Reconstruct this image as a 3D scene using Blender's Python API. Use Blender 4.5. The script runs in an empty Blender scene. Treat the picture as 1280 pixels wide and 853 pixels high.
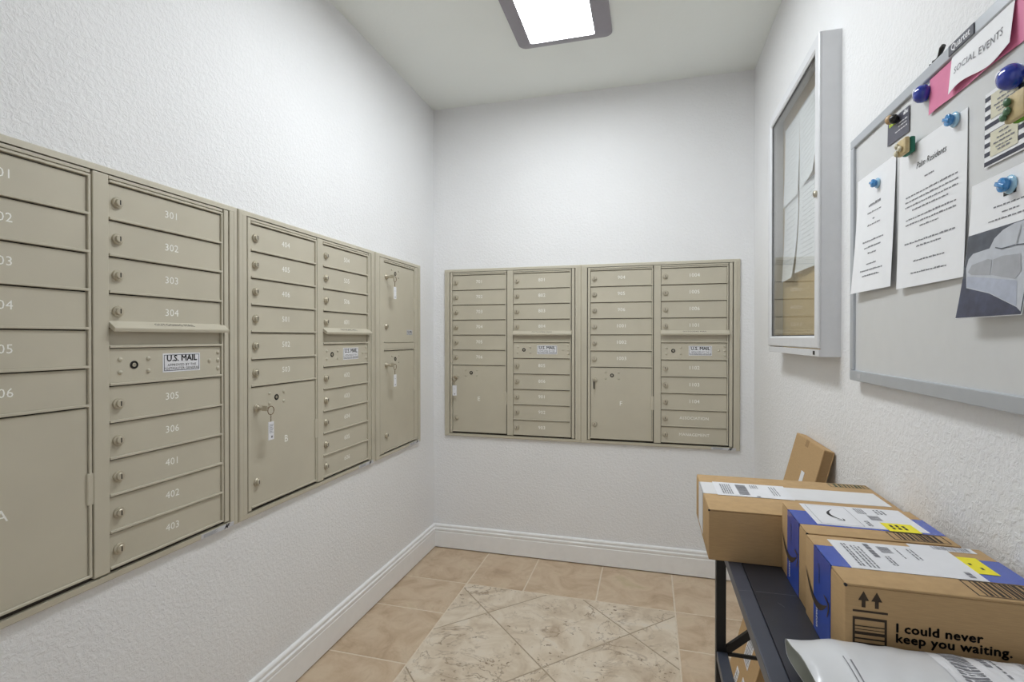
import bpy, bmesh, math, random
from mathutils import Vector, Matrix
random.seed(7)
S = bpy.context.scene
COL = S.collection
PI = math.pi

# ------------------------------------------------------------------ camera
W = 1.7254          # room width (x); back wall is y = 0, left wall x = 0
CEIL = 2.557
YF = -3.35          # wall behind the camera
cam_d = bpy.data.cameras.new('camera')
cam_d.sensor_width = 36.0
cam_d.lens = 632.13 / 1280 * 36.0
cam_d.clip_start = 0.02
cam = bpy.data.objects.new('camera', cam_d)
cam.location = (1.2226, -2.7459, 1.2236)
cam.rotation_euler = (PI / 2 - 0.0057, 0, 0.2654)
COL.objects.link(cam)
S.camera = cam

# ------------------------------------------------------------------ world, exposure
wd = bpy.data.worlds.new('world')
S.world = wd
wd.use_nodes = True
wd.node_tree.nodes['Background'].inputs[0].default_value = (0.93, 0.97, 1.0, 1)
wd.node_tree.nodes['Background'].inputs[1].default_value = 0.75
S.view_settings.view_transform = 'Standard'
S.view_settings.look = 'None'
S.view_settings.gamma = 1.0
S.view_settings.use_curve_mapping = False
S.view_settings.exposure = 0.1
LAMP_EMIT = 18.8    # strength of the ceiling light's diffuser

# ------------------------------------------------------------------ materials
def lin(r, g, b):
    f = lambda c: (c / 255 / 12.92) if c / 255 <= 0.04045 else ((c / 255 + 0.055) / 1.055) ** 2.4
    return (f(r), f(g), f(b), 1.0)

class NT:
    def __init__(self, name):
        self.m = bpy.data.materials.new(name)
        self.m.use_nodes = True
        self.t = self.m.node_tree
        self.p = self.t.nodes['Principled BSDF']
    def n(self, typ, **kw):
        x = self.t.nodes.new(typ)
        for k, v in kw.items():
            setattr(x, k, v)
        return x
    def l(self, a, b):
        self.t.links.new(a, b)
    def noise(self, vec, scale, detail=3, rough=0.55, dist=0.0):
        x = self.n('ShaderNodeTexNoise')
        x.inputs['Scale'].default_value = scale
        x.inputs['Detail'].default_value = detail
        x.inputs['Roughness'].default_value = rough
        x.inputs['Distortion'].default_value = dist
        if vec is not None:
            self.l(vec, x.inputs['Vector'])
        return x
    def ramp(self, fac, stops):
        x = self.n('ShaderNodeValToRGB')
        e = x.color_ramp.elements
        while len(e) < len(stops):
            e.new(0.5)
        for i, (p, c) in enumerate(stops):
            e[i].position = p
            e[i].color = c
        self.l(fac, x.inputs[0])
        return x
    def bump(self, h, strength, dist):
        x = self.n('ShaderNodeBump')
        x.inputs['Strength'].default_value = strength
        x.inputs['Distance'].default_value = dist
        self.l(h, x.inputs['Height'])
        self.l(x.outputs[0], self.p.inputs['Normal'])
        return x

MAT = {}
def plain(name, col, rough=0.5, metal=0.0, var=0.06, scale=30, bump=0.0, bscale=400, spec=None, coat=0.0):
    """paint-like material with a little procedural tonal variation"""
    k = NT(name)
    geo = k.n('ShaderNodeNewGeometry')
    c = lin(*col)
    lo = tuple(max(0, v * (1 - var)) for v in c[:3]) + (1,)
    hi = tuple(min(1, v * (1 + var)) for v in c[:3]) + (1,)
    nz = k.noise(geo.outputs['Position'], scale)
    rp = k.ramp(nz.outputs[0], [(0.3, lo), (0.7, hi)])
    k.l(rp.outputs[0], k.p.inputs['Base Color'])
    k.p.inputs['Roughness'].default_value = rough
    k.p.inputs['Metallic'].default_value = metal
    if spec is not None:
        k.p.inputs['Specular IOR Level'].default_value = spec
    if coat:
        k.p.inputs['Coat Weight'].default_value = coat
    if bump:
        b = k.noise(geo.outputs['Position'], bscale, 2)
        k.bump(b.outputs[0], bump, 0.0006)
    MAT[name] = k.m
    return k.m

def wall_mat(name, col, strength):
    k = NT(name)
    geo = k.n('ShaderNodeNewGeometry')
    pos = geo.outputs['Position']
    big = k.noise(pos, 2.2, 2)
    c = lin(*col)
    lo = tuple(v * 0.975 for v in c[:3]) + (1,)
    rp = k.ramp(big.outputs[0], [(0.35, lo), (0.65, c)])
    k.l(rp.outputs[0], k.p.inputs['Base Color'])
    k.p.inputs['Roughness'].default_value = 0.7
    k.p.inputs['Specular IOR Level'].default_value = 0.25
    a = k.noise(pos, 85, 4, 0.6, 0.6)
    fl = k.ramp(a.outputs[0], [(0.42, (0, 0, 0, 1)), (0.62, (1, 1, 1, 1))])
    b = k.noise(pos, 260, 3, 0.6)
    mx = k.n('ShaderNodeMix')
    mx.data_type = 'FLOAT'
    mx.inputs[0].default_value = 0.3
    k.l(fl.outputs[0], mx.inputs[2])
    k.l(b.outputs[0], mx.inputs[3])
    k.bump(mx.outputs[0], strength, 0.004)
    MAT[name] = k.m
    return k.m

wall_mat('wall_paint', (243, 243, 244), 0.42)
wall_mat('ceiling_paint', (243, 246, 242), 0.12)
plain('trim_paint', (246, 246, 246), 0.35, var=0.02)
plain('mail_paint', (197, 190, 172), 0.42, var=0.035, scale=6, bump=0.06, bscale=900)
plain('mail_print', (250, 249, 243), 0.6)
plain('mail_gap_shade', (52, 46, 38), 0.7)  # shade of the hollow gaps round the doors, put into the colour
plain('lock_metal', (196, 188, 170), 0.3, metal=0.45)
plain('dark_hole', (24, 20, 16), 0.6)
plain('label_white', (232, 232, 236), 0.5, var=0.02)
plain('label_grey', (202, 202, 206), 0.5, var=0.03)
plain('ink', (26, 26, 30), 0.6)
plain('ink_soft', (132, 132, 138), 0.7)
plain('ink_blue', (40, 48, 66), 0.6)
plain('steel', (150, 146, 138), 0.3, metal=0.9)
plain('brass', (120, 92, 60), 0.35, metal=0.8)
plain('lamp_housing', (150, 145, 152), 0.45, var=0.02)
plain('alu_light', (224, 225, 228), 0.42, metal=0.1, var=0.02)
plain('alu_board', (190, 194, 200), 0.36, metal=0.25, var=0.02)
plain('gasket', (60, 60, 62), 0.6)
plain('cork', (205, 178, 132), 0.85, var=0.12, scale=180, bump=0.3, bscale=500)
plain('paper', (246, 247, 250), 0.65, var=0.015)
plain('paper_cream', (224, 220, 198), 0.65, var=0.02)
plain('paper_pink', (226, 128, 166), 0.6, var=0.04)
plain('board_white', (220, 221, 222), 0.22, var=0.012, coat=0.2)
plain('badge_grey', (84, 86, 96), 0.4)
plain('card_dark', (82, 82, 96), 0.4, var=0.08)
plain('card_lime', (200, 226, 60), 0.5)
plain('stripe_navy', (56, 58, 74), 0.6)
plain('magnet_sky', (60, 140, 206), 0.15, coat=0.5, var=0.05)
plain('magnet_sky_base', (170, 214, 242), 0.15, coat=0.5)
plain('magnet_navy', (22, 52, 168), 0.1, coat=0.8, var=0.1)
plain('bead_tan', (196, 164, 124), 0.35, var=0.15, scale=120)
plain('bead_black', (26, 24, 24), 0.25)
plain('bead_cream', (214, 206, 180), 0.4, var=0.15, scale=120)
plain('bead_jade', (84, 122, 92), 0.3, var=0.2, scale=150)
plain('wood_light', (206, 186, 140), 0.55, var=0.12, scale=90)
plain('felt_teal', (42, 118, 96), 0.7, var=0.1)
plain('felt_lime', (116, 178, 40), 0.7, var=0.1)
plain('table_black', (40, 42, 50), 0.42, var=0.25, scale=9, bump=0.05)
plain('table_rim', (64, 68, 80), 0.4, var=0.12, scale=12)
plain('leg_black', (24, 22, 22), 0.45, var=0.2)
plain('scratch', (112, 112, 122), 0.6)
plain('poly_white', (222, 223, 226), 0.28, var=0.03, scale=12, coat=0.25, bump=0.9, bscale=38)
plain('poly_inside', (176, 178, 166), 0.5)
plain('tape_white', (228, 228, 230), 0.3, var=0.02)
plain('tape_blue', (48, 82, 184), 0.24, var=0.05, coat=0.3)
plain('sticker_yellow', (246, 232, 20), 0.5, var=0.03)
plain('grout', (226, 212, 192), 0.85, var=0.06, scale=60)
plain('grout_field', (172, 156, 134), 0.9, var=0.08, scale=60)
plain('photo_floor', (56, 60, 84), 0.35, var=0.35, scale=60)
plain('photo_dark', (74, 80, 92), 0.35, var=0.3, scale=45)
plain('photo_sofa', (196, 200, 208), 0.35, var=0.06, scale=60)
plain('photo_cushion', (168, 170, 176), 0.35, var=0.08, scale=60)
plain('photo_skirt', (178, 184, 200), 0.35, var=0.08, scale=80)
plain('print_brown', (58, 44, 30), 0.7, var=0.1)
plain('print_green', (70, 78, 58), 0.7, var=0.1)

def cardboard(name, col):
    k = NT(name)
    geo = k.n('ShaderNodeNewGeometry')
    pos = geo.outputs['Position']
    mp = k.n('ShaderNodeMapping')
    mp.inputs['Scale'].default_value = (1, 1, 14)
    k.l(pos, mp.inputs[0])
    fl = k.noise(mp.outputs[0], 60, 3)
    c = lin(*col)
    rp = k.ramp(fl.outputs[0], [(0.3, tuple(v * 0.93 for v in c[:3]) + (1,)), (0.7, tuple(v * 1.05 for v in c[:3]) + (1,))])
    k.l(rp.outputs[0], k.p.inputs['Base Color'])
    k.p.inputs['Roughness'].default_value = 0.78
    k.p.inputs['Specular IOR Level'].default_value = 0.25
    k.bump(fl.outputs[0], 0.12, 0.0008)
    MAT[name] = k.m
cardboard('cardboard', (190, 158, 116))
cardboard('cardboard_dark', (168, 138, 100))

def tile_mat(name, stops, vein, pits):
    k = NT(name)
    geo = k.n('ShaderNodeNewGeometry')
    oi = k.n('ShaderNodeObjectInfo')
    mul = k.n('ShaderNodeMath', operation='MULTIPLY')
    mul.inputs[1].default_value = 37.0
    k.l(oi.outputs['Random'], mul.inputs[0])
    cmb = k.n('ShaderNodeCombineXYZ')
    k.l(mul.outputs[0], cmb.inputs[0])
    k.l(mul.outputs[0], cmb.inputs[2])
    add = k.n('ShaderNodeVectorMath', operation='ADD')
    k.l(geo.outputs['Position'], add.inputs[0])
    k.l(cmb.outputs[0], add.inputs[1])
    v = add.outputs[0]
    cl = k.noise(v, 7.5, 6, 0.62, 0.8)
    rp = k.ramp(cl.outputs[0], stops)
    vn = k.noise(v, 4.2, 5, 0.6, 1.6)
    vr = k.ramp(vn.outputs[0], [(0.485, (0, 0, 0, 1)), (0.5, (1, 1, 1, 1)), (0.53, (0, 0, 0, 1))])
    vm = k.n('ShaderNodeMath', operation='MULTIPLY')
    vmask = k.noise(v, 5.5, 2)
    vmr = k.ramp(vmask.outputs[0], [(0.40, (0, 0, 0, 1)), (0.62, (vein, vein, vein, 1))])
    k.l(vmr.outputs[0], vm.inputs[1])
    k.l(vr.outputs[0], vm.inputs[0])
    mx = k.n('ShaderNodeMix')
    mx.data_type = 'RGBA'
    k.l(vm.outputs[0], mx.inputs[0])
    k.l(rp.outputs[0], mx.inputs[6])
    mx.inputs[7].default_value = lin(140, 116, 90)
    last = mx.outputs[2]
    if pits:
        pn = k.noise(v, 58, 3, 0.6)
        pr = k.ramp(pn.outputs[0], [(0.61, (0, 0, 0, 1)), (0.66, (1, 1, 1, 1))])
        pm = k.noise(v, 9, 2)
        pk = k.ramp(pm.outputs[0], [(0.5, (0, 0, 0, 1)), (0.62, (1, 1, 1, 1))])
        m2 = k.n('ShaderNodeMath', operation='MULTIPLY')
        k.l(pr.outputs[0], m2.inputs[0])
        k.l(pk.outputs[0], m2.inputs[1])
        m3 = k.n('ShaderNodeMath', operation='MULTIPLY')
        m3.inputs[1].default_value = pits
        k.l(m2.outputs[0], m3.inputs[0])
        mp = k.n('ShaderNodeMix')
        mp.data_type = 'RGBA'
        k.l(m3.outputs[0], mp.inputs[0])
        k.l(last, mp.inputs[6])
        mp.inputs[7].default_value = lin(128, 106, 80)
        last = mp.outputs[2]
    k.l(last, k.p.inputs['Base Color'])
    k.p.inputs['Roughness'].default_value = 0.42
    k.p.inputs['Specular IOR Level'].default_value = 0.35
    k.bump(cl.outputs[0], 0.12, 0.002)
    MAT[name] = k.m
tile_mat('tile_border', [(0.28, lin(182, 156, 128)), (0.45, lin(202, 178, 150)), (0.6, lin(213, 192, 166)), (0.78, lin(196, 178, 142))], 0.14, 0)
tile_mat('tile_field', [(0.28, lin(192, 172, 148)), (0.45, lin(214, 198, 176)), (0.6, lin(228, 215, 196)), (0.78, lin(220, 212, 200))], 0.8, 0.9)

k = NT('lamp_diffuser')
k.p.inputs['Base Color'].default_value = (0.9, 0.9, 0.9, 1)
k.p.inputs['Emission Color'].default_value = (0.925, 0.97, 1.0, 1)
k.p.inputs['Emission Strength'].default_value = LAMP_EMIT
MAT['lamp_diffuser'] = k.m

k = NT('glass_pane')
tr = k.n('ShaderNodeBsdfTransparent')
tr.inputs[0].default_value = (0.96, 0.97, 0.965, 1)
gl = k.n('ShaderNodeBsdfGlossy')
gl.inputs['Roughness'].default_value = 0.02
lw = k.n('ShaderNodeLayerWeight')
lw.inputs['Blend'].default_value = 0.5
pw5 = k.n('ShaderNodeMath', operation='POWER')
pw5.inputs[1].default_value = 5.0
k.l(lw.outputs['Facing'], pw5.inputs[0])
sch = k.n('ShaderNodeMath', operation='MULTIPLY_ADD')
sch.inputs[1].default_value = 0.96
sch.inputs[2].default_value = 0.04
k.l(pw5.outputs[0], sch.inputs[0])
ms = k.n('ShaderNodeMixShader')
k.l(sch.outputs[0], ms.inputs[0])
k.l(tr.outputs[0], ms.inputs[1])
k.l(gl.outputs[0], ms.inputs[2])
k.l(ms.outputs[0], k.t.nodes['Material Output'].inputs[0])
MAT['glass_pane'] = k.m

# ------------------------------------------------------------------ mesh helpers
class MB:
    """collects geometry; faces carry a material slot index"""
    def __init__(self):
        self.bm = bmesh.new()
    def box(self, x0, x1, y0, y1, z0, z1, bev=0.0, seg=1, mi=0):
        t = bmesh.new()
        bmesh.ops.create_cube(t, size=1)
        for v in t.verts:
            v.co = Vector(((x0 + x1) / 2 + v.co.x * (x1 - x0), (y0 + y1) / 2 + v.co.y * (y1 - y0), (z0 + z1) / 2 + v.co.z * (z1 - z0)))
        if bev:
            bmesh.ops.bevel(t, geom=t.edges[:], offset=bev, segments=seg, affect='EDGES', profile=0.5)
        for f in t.faces:
            f.material_index = mi
        self.merge(t)
        return self
    def w(self, u0, u1, v0, v1, n0, n1, bev=0.0, seg=1, mi=0):
        """box in wall space: u to the right, v up, n out of the wall"""
        return self.box(u0, u1, -n1, -n0, v0, v1, bev, seg, mi)
    def merge(self, t, mat=None):
        if mat is not None:
            t.transform(mat)
        me = bpy.data.meshes.new('tmp')
        t.to_mesh(me)
        t.free()
        self.bm.from_mesh(me)
        bpy.data.meshes.remove(me)
    def lathe(self, prof, center=(0, 0, 0), axis='N', seg=16, mi=0):
        """prof: list of (radius, height); axis N = out of wall (-y), Z = up"""
        c = Vector(center)
        rings = []
        for r, h in prof:
            ring = []
            for i in range(seg):
                a = 2 * PI * i / seg
                if axis == 'N':
                    p = Vector((r * math.cos(a), -h, r * math.sin(a)))
                elif axis == 'Z':
                    p = Vector((r * math.cos(a), r * math.sin(a), h))
                else:
                    p = Vector((h, r * math.cos(a), r * math.sin(a)))
                ring.append(self.bm.verts.new(c + p))
            rings.append(ring)
        for a, b in zip(rings, rings[1:]):
            for i in range(seg):
                f = self.bm.faces.new((a[i], a[(i + 1) % seg], b[(i + 1) % seg], b[i]))
                f.material_index = mi
        for ring in (rings[0], rings[-1]):
            f = self.bm.faces.new(ring)
            f.material_index = mi
        return self
    def tube(self, pts, r, seg=8, mi=0, closed=False):
        pts = [Vector(p) for p in pts]
        rings = []
        n = len(pts)
        for i, p in enumerate(pts):
            a = pts[(i - 1) % n] if (i > 0 or closed) else p
            b = pts[(i + 1) % n] if (i < n - 1 or closed) else p
            d = (b - a).normalized()
            up = Vector((0, 0, 1)) if abs(d.z) < 0.9 else Vector((1, 0, 0))
            s = d.cross(up).normalized()
            t = s.cross(d)
            rr = r[i] if isinstance(r, (list, tuple)) else r
            rings.append([self.bm.verts.new(p + s * rr * math.cos(2 * PI * q / seg) + t * rr * math.sin(2 * PI * q / seg)) for q in range(seg)])
        prs = list(zip(rings, rings[1:]))
        if closed:
            prs.append((rings[-1], rings[0]))
        for a, b in prs:
            for q in range(seg):
                f = self.bm.faces.new((a[q], a[(q + 1) % seg], b[(q + 1) % seg], b[q]))
                f.material_index = mi
        if not closed:
            for ring in (rings[0], rings[-1]):
                f = self.bm.faces.new(ring)
                f.material_index = mi
        return self
    def ring(self, u0, u1, v0, v1, prof, mi=0):
        """rectangular frame; prof: list of (inset, n) closed loop of profile"""
        loops = []
        for ins, n in prof:
            loops.append([self.bm.verts.new((a, -n, b)) for a, b in ((u0 + ins, v0 + ins), (u1 - ins, v0 + ins), (u1 - ins, v1 - ins), (u0 + ins, v1 - ins))])
        for a, b in zip(loops, loops[1:] + loops[:1]):
            for i in range(4):
                f = self.bm.faces.new((a[i], a[(i + 1) % 4], b[(i + 1) % 4], b[i]))
                f.material_index = mi
        return self
    def poly(self, pts, mi=0):
        f = self.bm.faces.new([self.bm.verts.new(p) for p in pts])
        f.material_index = mi
        return self
    def prism(self, pts, d, mi=0):
        """extrude the 3-D polygon pts along the vector d"""
        d = Vector(d)
        a = [self.bm.verts.new(p) for p in pts]
        b = [self.bm.verts.new(Vector(p) + d) for p in pts]
        n = len(pts)
        fs = [self.bm.faces.new(a), self.bm.faces.new(b[::-1])]
        for i in range(n):
            fs.append(self.bm.faces.new((a[i], b[i], b[(i + 1) % n], a[(i + 1) % n])))
        for f in fs:
            f.material_index = mi
        return self
    def mesh(self, name, mats, smooth=None, fix=True):
        if fix:
            bmesh.ops.recalc_face_normals(self.bm, faces=self.bm.faces[:])
        me = bpy.data.meshes.new(name)
        self.bm.to_mesh(me)
        self.bm.free()
        for m in ([mats] if isinstance(mats, str) else mats):
            me.materials.append(MAT[m])
        if smooth:
            me.polygons.foreach_set('use_smooth', [True] * len(me.polygons))
            me.set_sharp_from_angle(angle=smooth)
        return me

def ob(name, me, parent=None, loc=(0, 0, 0), rz=0.0, rot=None):
    o = bpy.data.objects.new(name, me)
    COL.objects.link(o)
    o.location = loc
    o.rotation_euler = rot if rot else (0, 0, rz)
    if parent:
        o.parent = parent
    return o
def tag(o, label, cat, group=None):
    o['label'] = label
    o['category'] = cat
    if group:
        o['group'] = group
    return o
def thing(name, label, cat, loc=(0, 0, 0), rz=0.0, group=None, rot=None):
    return tag(ob(name, None, None, loc, rz, rot), label, cat, group)
def struct(name, me):
    o = ob(name, me)
    o['kind'] = 'structure'
    return o

_tc = {}
def text_bm(body, size, align='CENTER', bold=0.0, shear=0.0, space=1.0, sx=1.0, fat=0.0):
    """flat lettering as a bmesh in the xy plane"""
    cu = bpy.data.curves.new('lettering', 'FONT')
    cu.body = body
    cu.size = size
    cu.align_x = align
    cu.align_y = 'CENTER'
    cu.offset = bold
    cu.shear = shear
    cu.space_character = space
    cu.resolution_u = 2
    o = bpy.data.objects.new('lettering', cu)
    COL.objects.link(o)
    dg = bpy.context.evaluated_depsgraph_get()
    me = bpy.data.meshes.new_from_object(o.evaluated_get(dg))
    bpy.data.objects.remove(o)
    bpy.data.curves.remove(cu)
    b = bmesh.new()
    b.from_mesh(me)
    bpy.data.meshes.remove(me)
    for v in b.verts:
        v.co.x *= sx
    if fat:     # heavier strokes: the same outline laid a hair to each side
        geo = b.verts[:] + b.edges[:] + b.faces[:]
        for dx, dy in ((fat, 0), (-fat, 0), (0, fat), (0, -fat)):
            d_ = bmesh.ops.duplicate(b, geom=geo)
            bmesh.ops.translate(b, vec=(dx, dy, 0), verts=[e for e in d_['geom'] if isinstance(e, bmesh.types.BMVert)])
    return b
M_WALL = Matrix.Rotation(PI / 2, 4, 'X')
def text_me(body, size, mat, **kw):
    key = (body, size, mat, tuple(sorted(kw.items())))
    if key not in _tc:
        b = text_bm(body, size, **kw)
        b.transform(M_WALL)
        me = bpy.data.meshes.new('lettering')
        b.to_mesh(me)
        b.free()
        me.materials.append(MAT[mat])
        _tc[key] = me
    return _tc[key]

# ------------------------------------------------------------------ room shell
T = 0.12
struct('wall_back', MB().box(-T, W + T, 0, T, -T, CEIL + T).mesh('wall_back', 'wall_paint'))
struct('wall_left', MB().box(-T, 0, YF - T, 0, -T, CEIL + T).mesh('wall_left', 'wall_paint'))
struct('wall_right', MB().box(W, W + T, YF - T, 0, -T, CEIL + T).mesh('wall_right', 'wall_paint'))
# unseen doorway, added to let in daylight that lifts the shaded areas
DX0, DX1, DH = 0.45, 1.40, 2.06
struct('wall_front', MB().box(0, DX0, YF - T, YF, -T, CEIL + T).box(DX1, W, YF - T, YF, -T, CEIL + T).box(DX0, DX1, YF - T, YF, DH, CEIL + T).box(DX0, DX1, YF - T, YF, -T, -0.0013).mesh('wall_front', 'wall_paint'))
struct('added_trim_1', MB().box(DX0 - 0.06, DX0, YF, YF + 0.014, 0.0, DH + 0.06, 0.003).box(DX1, DX1 + 0.06, YF, YF + 0.014, 0.0, DH + 0.06, 0.003).box(DX0, DX1, YF, YF + 0.014, DH, DH + 0.06, 0.003).mesh('added_trim_1', 'trim_paint'))  # casing of the added doorway
struct('path', MB().box(-2.5, 4.2, YF - T - 4.0, YF - T, -0.16, -0.012).mesh('path', 'grout'))  # unseen ground slab outside the added doorway
struct('ceiling', MB().box(0, W, YF, 0, CEIL, CEIL + T).mesh('ceiling', 'ceiling_paint'))
floor = struct('floor', MB().box(0, W, YF, 0, -T, -0.0013).mesh('floor', 'grout'))

# baseboards: moulded profile (offset from wall, height)
BP = [(0, 0.006), (0.015, 0.006), (0.015, 0.094), (0.0125, 0.097), (0.0125, 0.101), (0.0155, 0.104), (0.0155, 0.113), (0.010, 0.1165),
      (0.009, 0.120), (0.0115, 0.1225), (0.0115, 0.1295), (0.0085, 0.134), (0.004, 0.136), (0, 0.136)]
def baseboard(name, path, normals):
    """path: plan corner points against the wall; normals: mitre direction at each"""
    b = MB()
    rows = []
    for (x, y), (nx, ny) in zip(path, normals):
        rows.append([b.bm.verts.new((x + nx * d, y + ny * d, z)) for d, z in BP])
    for r0, r1 in zip(rows, rows[1:]):
        for i in range(len(BP)):
            j = (i + 1) % len(BP)
            b.bm.faces.new((r0[i], r0[j], r1[j], r1[i]))
    b.bm.faces.new(rows[0]); b.bm.faces.new(rows[-1])
    return struct(name, b.mesh(name, 'trim_paint'))
baseboard('baseboard_left', [(0, YF), (0, 0)], [(1, 0), (1, -1)])
baseboard('baseboard_back', [(0, 0), (W, 0)], [(1, -1), (-1, -1)])
baseboard('baseboard_right', [(W, 0), (W, YF)], [(-1, -1), (-1, 0)])

# floor tiles: a border of straight tiles round a field laid on the diagonal
def clip(poly, x0, x1, y0, y1):
    def cut(p, f, inter):
        out = []
        for i in range(len(p)):
            a, c = p[i - 1], p[i]
            if f(c):
                if not f(a):
                    out.append(inter(a, c))
                out.append(c)
            elif f(a):
                out.append(inter(a, c))
        return out
    def at(ax, val):
        def g(a, c):
            t = (val - a[ax]) / (c[ax] - a[ax])
            return tuple(a[i] + t * (c[i] - a[i]) for i in range(2))
        return g
    for ax, val, sgn in ((0, x0, 1), (0, x1, -1), (1, y0, 1), (1, y1, -1)):
        if len(poly) < 3:
            return []
        poly = cut(poly, lambda p, ax=ax, val=val, sgn=sgn: sgn * (p[ax] - val) >= 0, at(ax, val))
    return poly
def area(p):
    return 0.5 * abs(sum(p[i - 1][0] * p[i][1] - p[i][0] * p[i - 1][1] for i in range(len(p))))
def tile(poly, mat, gap=0.0033):
    cx = sum(p[0] for p in poly) / len(poly)
    cy = sum(p[1] for p in poly) / len(poly)
    # inset each edge by gap, top edge slightly eased
    def inset(pl, d):
        n = len(pl)
        s = sum(pl[i - 1][0] * pl[i][1] - pl[i][0] * pl[i - 1][1] for i in range(n))
        if s < 0:
            pl = pl[::-1]
        out = []
        for i in range(n):
            a, b, c = Vector(pl[i - 1]), Vector(pl[i]), Vector(pl[(i + 1) % n])
            e0, e1 = (b - a).normalized(), (c - b).normalized()
            n0, n1 = Vector((-e0.y, e0.x)), Vector((-e1.y, e1.x))
            k = d / max(0.25, 1 + n0.dot(n1))
            q = b + (n0 + n1) * k
            out.append((q.x, q.y))
        return out
    lo, hi = inset(poly, gap), inset(poly, gap + 0.0016)
    b = MB()
    rows = [[b.bm.verts.new((x - cx, y - cy, z)) for x, y in pl] for pl, z in ((lo, -0.008), (lo, -0.0014), (hi, 0.0))]
    n = len(poly)
    for r0, r1 in zip(rows, rows[1:]):
        for i in range(n):
            b.bm.faces.new((r0[i], r0[(i + 1) % n], r1[(i + 1) % n], r1[i]))
    b.bm.faces.new(rows[-1])
    ob('tile', b.mesh('tile', mat), floor, (cx, cy, 0))
XL = [0.0, 0.345, 0.634, 0.983, 1.335, W]
YL = [0.0, -0.379, -0.662, -1.024, -1.384, -1.744, -2.104, -2.464, -2.824, -3.0, YF]
rect = lambda x0, x1, y0, y1: [(x0, y0), (x1, y0), (x1, y1), (x0, y1)]
for i in range(5):
    tile(rect(XL[i], XL[i + 1], YL[1], 0.0), 'tile_border')
for i in (0, 4):
    for j in range(1, len(YL) - 1):
        tile(rect(XL[i], XL[i + 1], YL[j + 1], YL[j]), 'tile_border')
ob('grout_bed', MB().box(XL[1] + 0.003, XL[4] - 0.003, YF, YL[1] - 0.003, -0.006, -0.0011).mesh('grout_bed', 'grout_field'), floor)
PIT = 0.436
d = PIT / math.sqrt(2)
for i in range(-8, 9):
    for j in range(-8, 9):
        cx = 0.8385 + (i - j) * d
        cy = -0.913 + (i + j) * d + d
        q = clip([(cx, cy - d), (cx + d, cy), (cx, cy + d), (cx - d, cy)], XL[1], XL[4], YF, YL[1])
        q2 = []
        for p in q:
            if not q2 or (Vector(p) - Vector(q2[-1])).length > 1e-4:
                q2.append(p)
        if len(q2) > 2 and (Vector(q2[0]) - Vector(q2[-1])).length < 1e-4:
            q2.pop()
        if len(q2) > 2 and area(q2) > 0.0015:
            tile(q2, 'tile_field', 0.0023)

# ------------------------------------------------------------------ ceiling light
lt = thing('ceiling_light', 'long rectangular ceiling light with grey sloped housing and glowing white lens', 'ceiling light', (0.857, -1.12, CEIL))
def rrect(hw, hl, r, z, seg=5):
    pts = []
    for cx, cy, a0 in ((hw - r, hl - r, 0), (-hw + r, hl - r, PI / 2), (-hw + r, -hl + r, PI), (hw - r, -hl + r, 1.5 * PI)):
        for i in range(seg + 1):
            a = a0 + PI / 2 * i / seg
            pts.append((cx + r * math.cos(a), cy + r * math.sin(a), z))
    return pts
b = MB()
loops = [[b.bm.verts.new(p) for p in rrect(hw, hl, r, z)] for hw, hl, r, z in
         ((0.2085, 0.637, 0.035, 0.0), (0.2085, 0.637, 0.035, -0.007), (0.176, 0.600, 0.03, -0.026), (0.146, 0.556, 0.012, -0.0405), (0.139, 0.548, 0.008, -0.0405), (0.139, 0.548, 0.008, -0.036))]
for a, c in zip(loops, loops[1:]):
    for i in range(len(a)):
        b.bm.faces.new((a[i], a[(i + 1) % len(a)], c[(i + 1) % len(a)], c[i]))
b.bm.faces.new(loops[-1])
ob('housing', b.mesh('housing', 'lamp_housing', smooth=0.5), lt)
b = MB()
b.bm.faces.new([b.bm.verts.new(p) for p in rrect(0.1385, 0.5475, 0.008, -0.0375)])
b.bm.faces.new([b.bm.verts.new(p) for p in rrect(0.1385, 0.5475, 0.008, -0.0395)][::-1])
ob('diffuser', b.mesh('diffuser', 'lamp_diffuser', fix=False), lt)

# ------------------------------------------------------------------ mailboxes
UW, UH, UZ = 0.794, 0.962, 0.658
_mc = {}
def cached(key, f):
    if key not in _mc:
        _mc[key] = f()
    return _mc[key]
def slab(w, h, d, bev, mat, name):
    """slab hanging from its lower left corner, back at n = 0"""
    return cached(('slab', round(w, 4), round(h, 4), d, bev, mat), lambda: MB().w(0, w, 0, h, 0, d, bev, 2).mesh(name, mat))
def lock_me():
    def f():
        b = MB()
        b.lathe([(0.0132, 0), (0.0132, 0.0045), (0.0120, 0.0062), (0.0092, 0.0062), (0.0090, 0.0100), (0.0080, 0.0110), (0.0001, 0.0110)], seg=18)
        b.w(-0.0012, 0.0012, -0.0056, 0.0056, 0.0100, 0.0114, mi=1)
        return b.mesh('lock', ['lock_metal', 'dark_hole'], smooth=0.5)
    return cached('lock', f)
def master_lock_me():
    def f():
        b = MB()
        b.lathe([(0.0100, 0), (0.0100, 0.0012), (0.0088, 0.0018), (0.0080, 0.0006), (0.0001, 0.0006)], seg=18, mi=1)
        b.lathe([(0.0048, 0.0004), (0.0048, 0.0014), (0.0001, 0.0016)], seg=14, mi=0)
        b.w(-0.003, 0.003, -0.0006, 0.0006, 0.0016, 0.0022, mi=1)
        return b.mesh('master_lock', ['lock_metal', 'dark_hole'], smooth=0.5)
    return cached('mlock', f)
def rivet_me():
    return cached('rivet', lambda: MB().lathe([(0.0056, 0), (0.0053, 0.0016), (0.0040, 0.0032), (0.0018, 0.0040), (0.0001, 0.0041)], seg=12).mesh('rivet', 'mail_paint', smooth=1.0))

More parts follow.
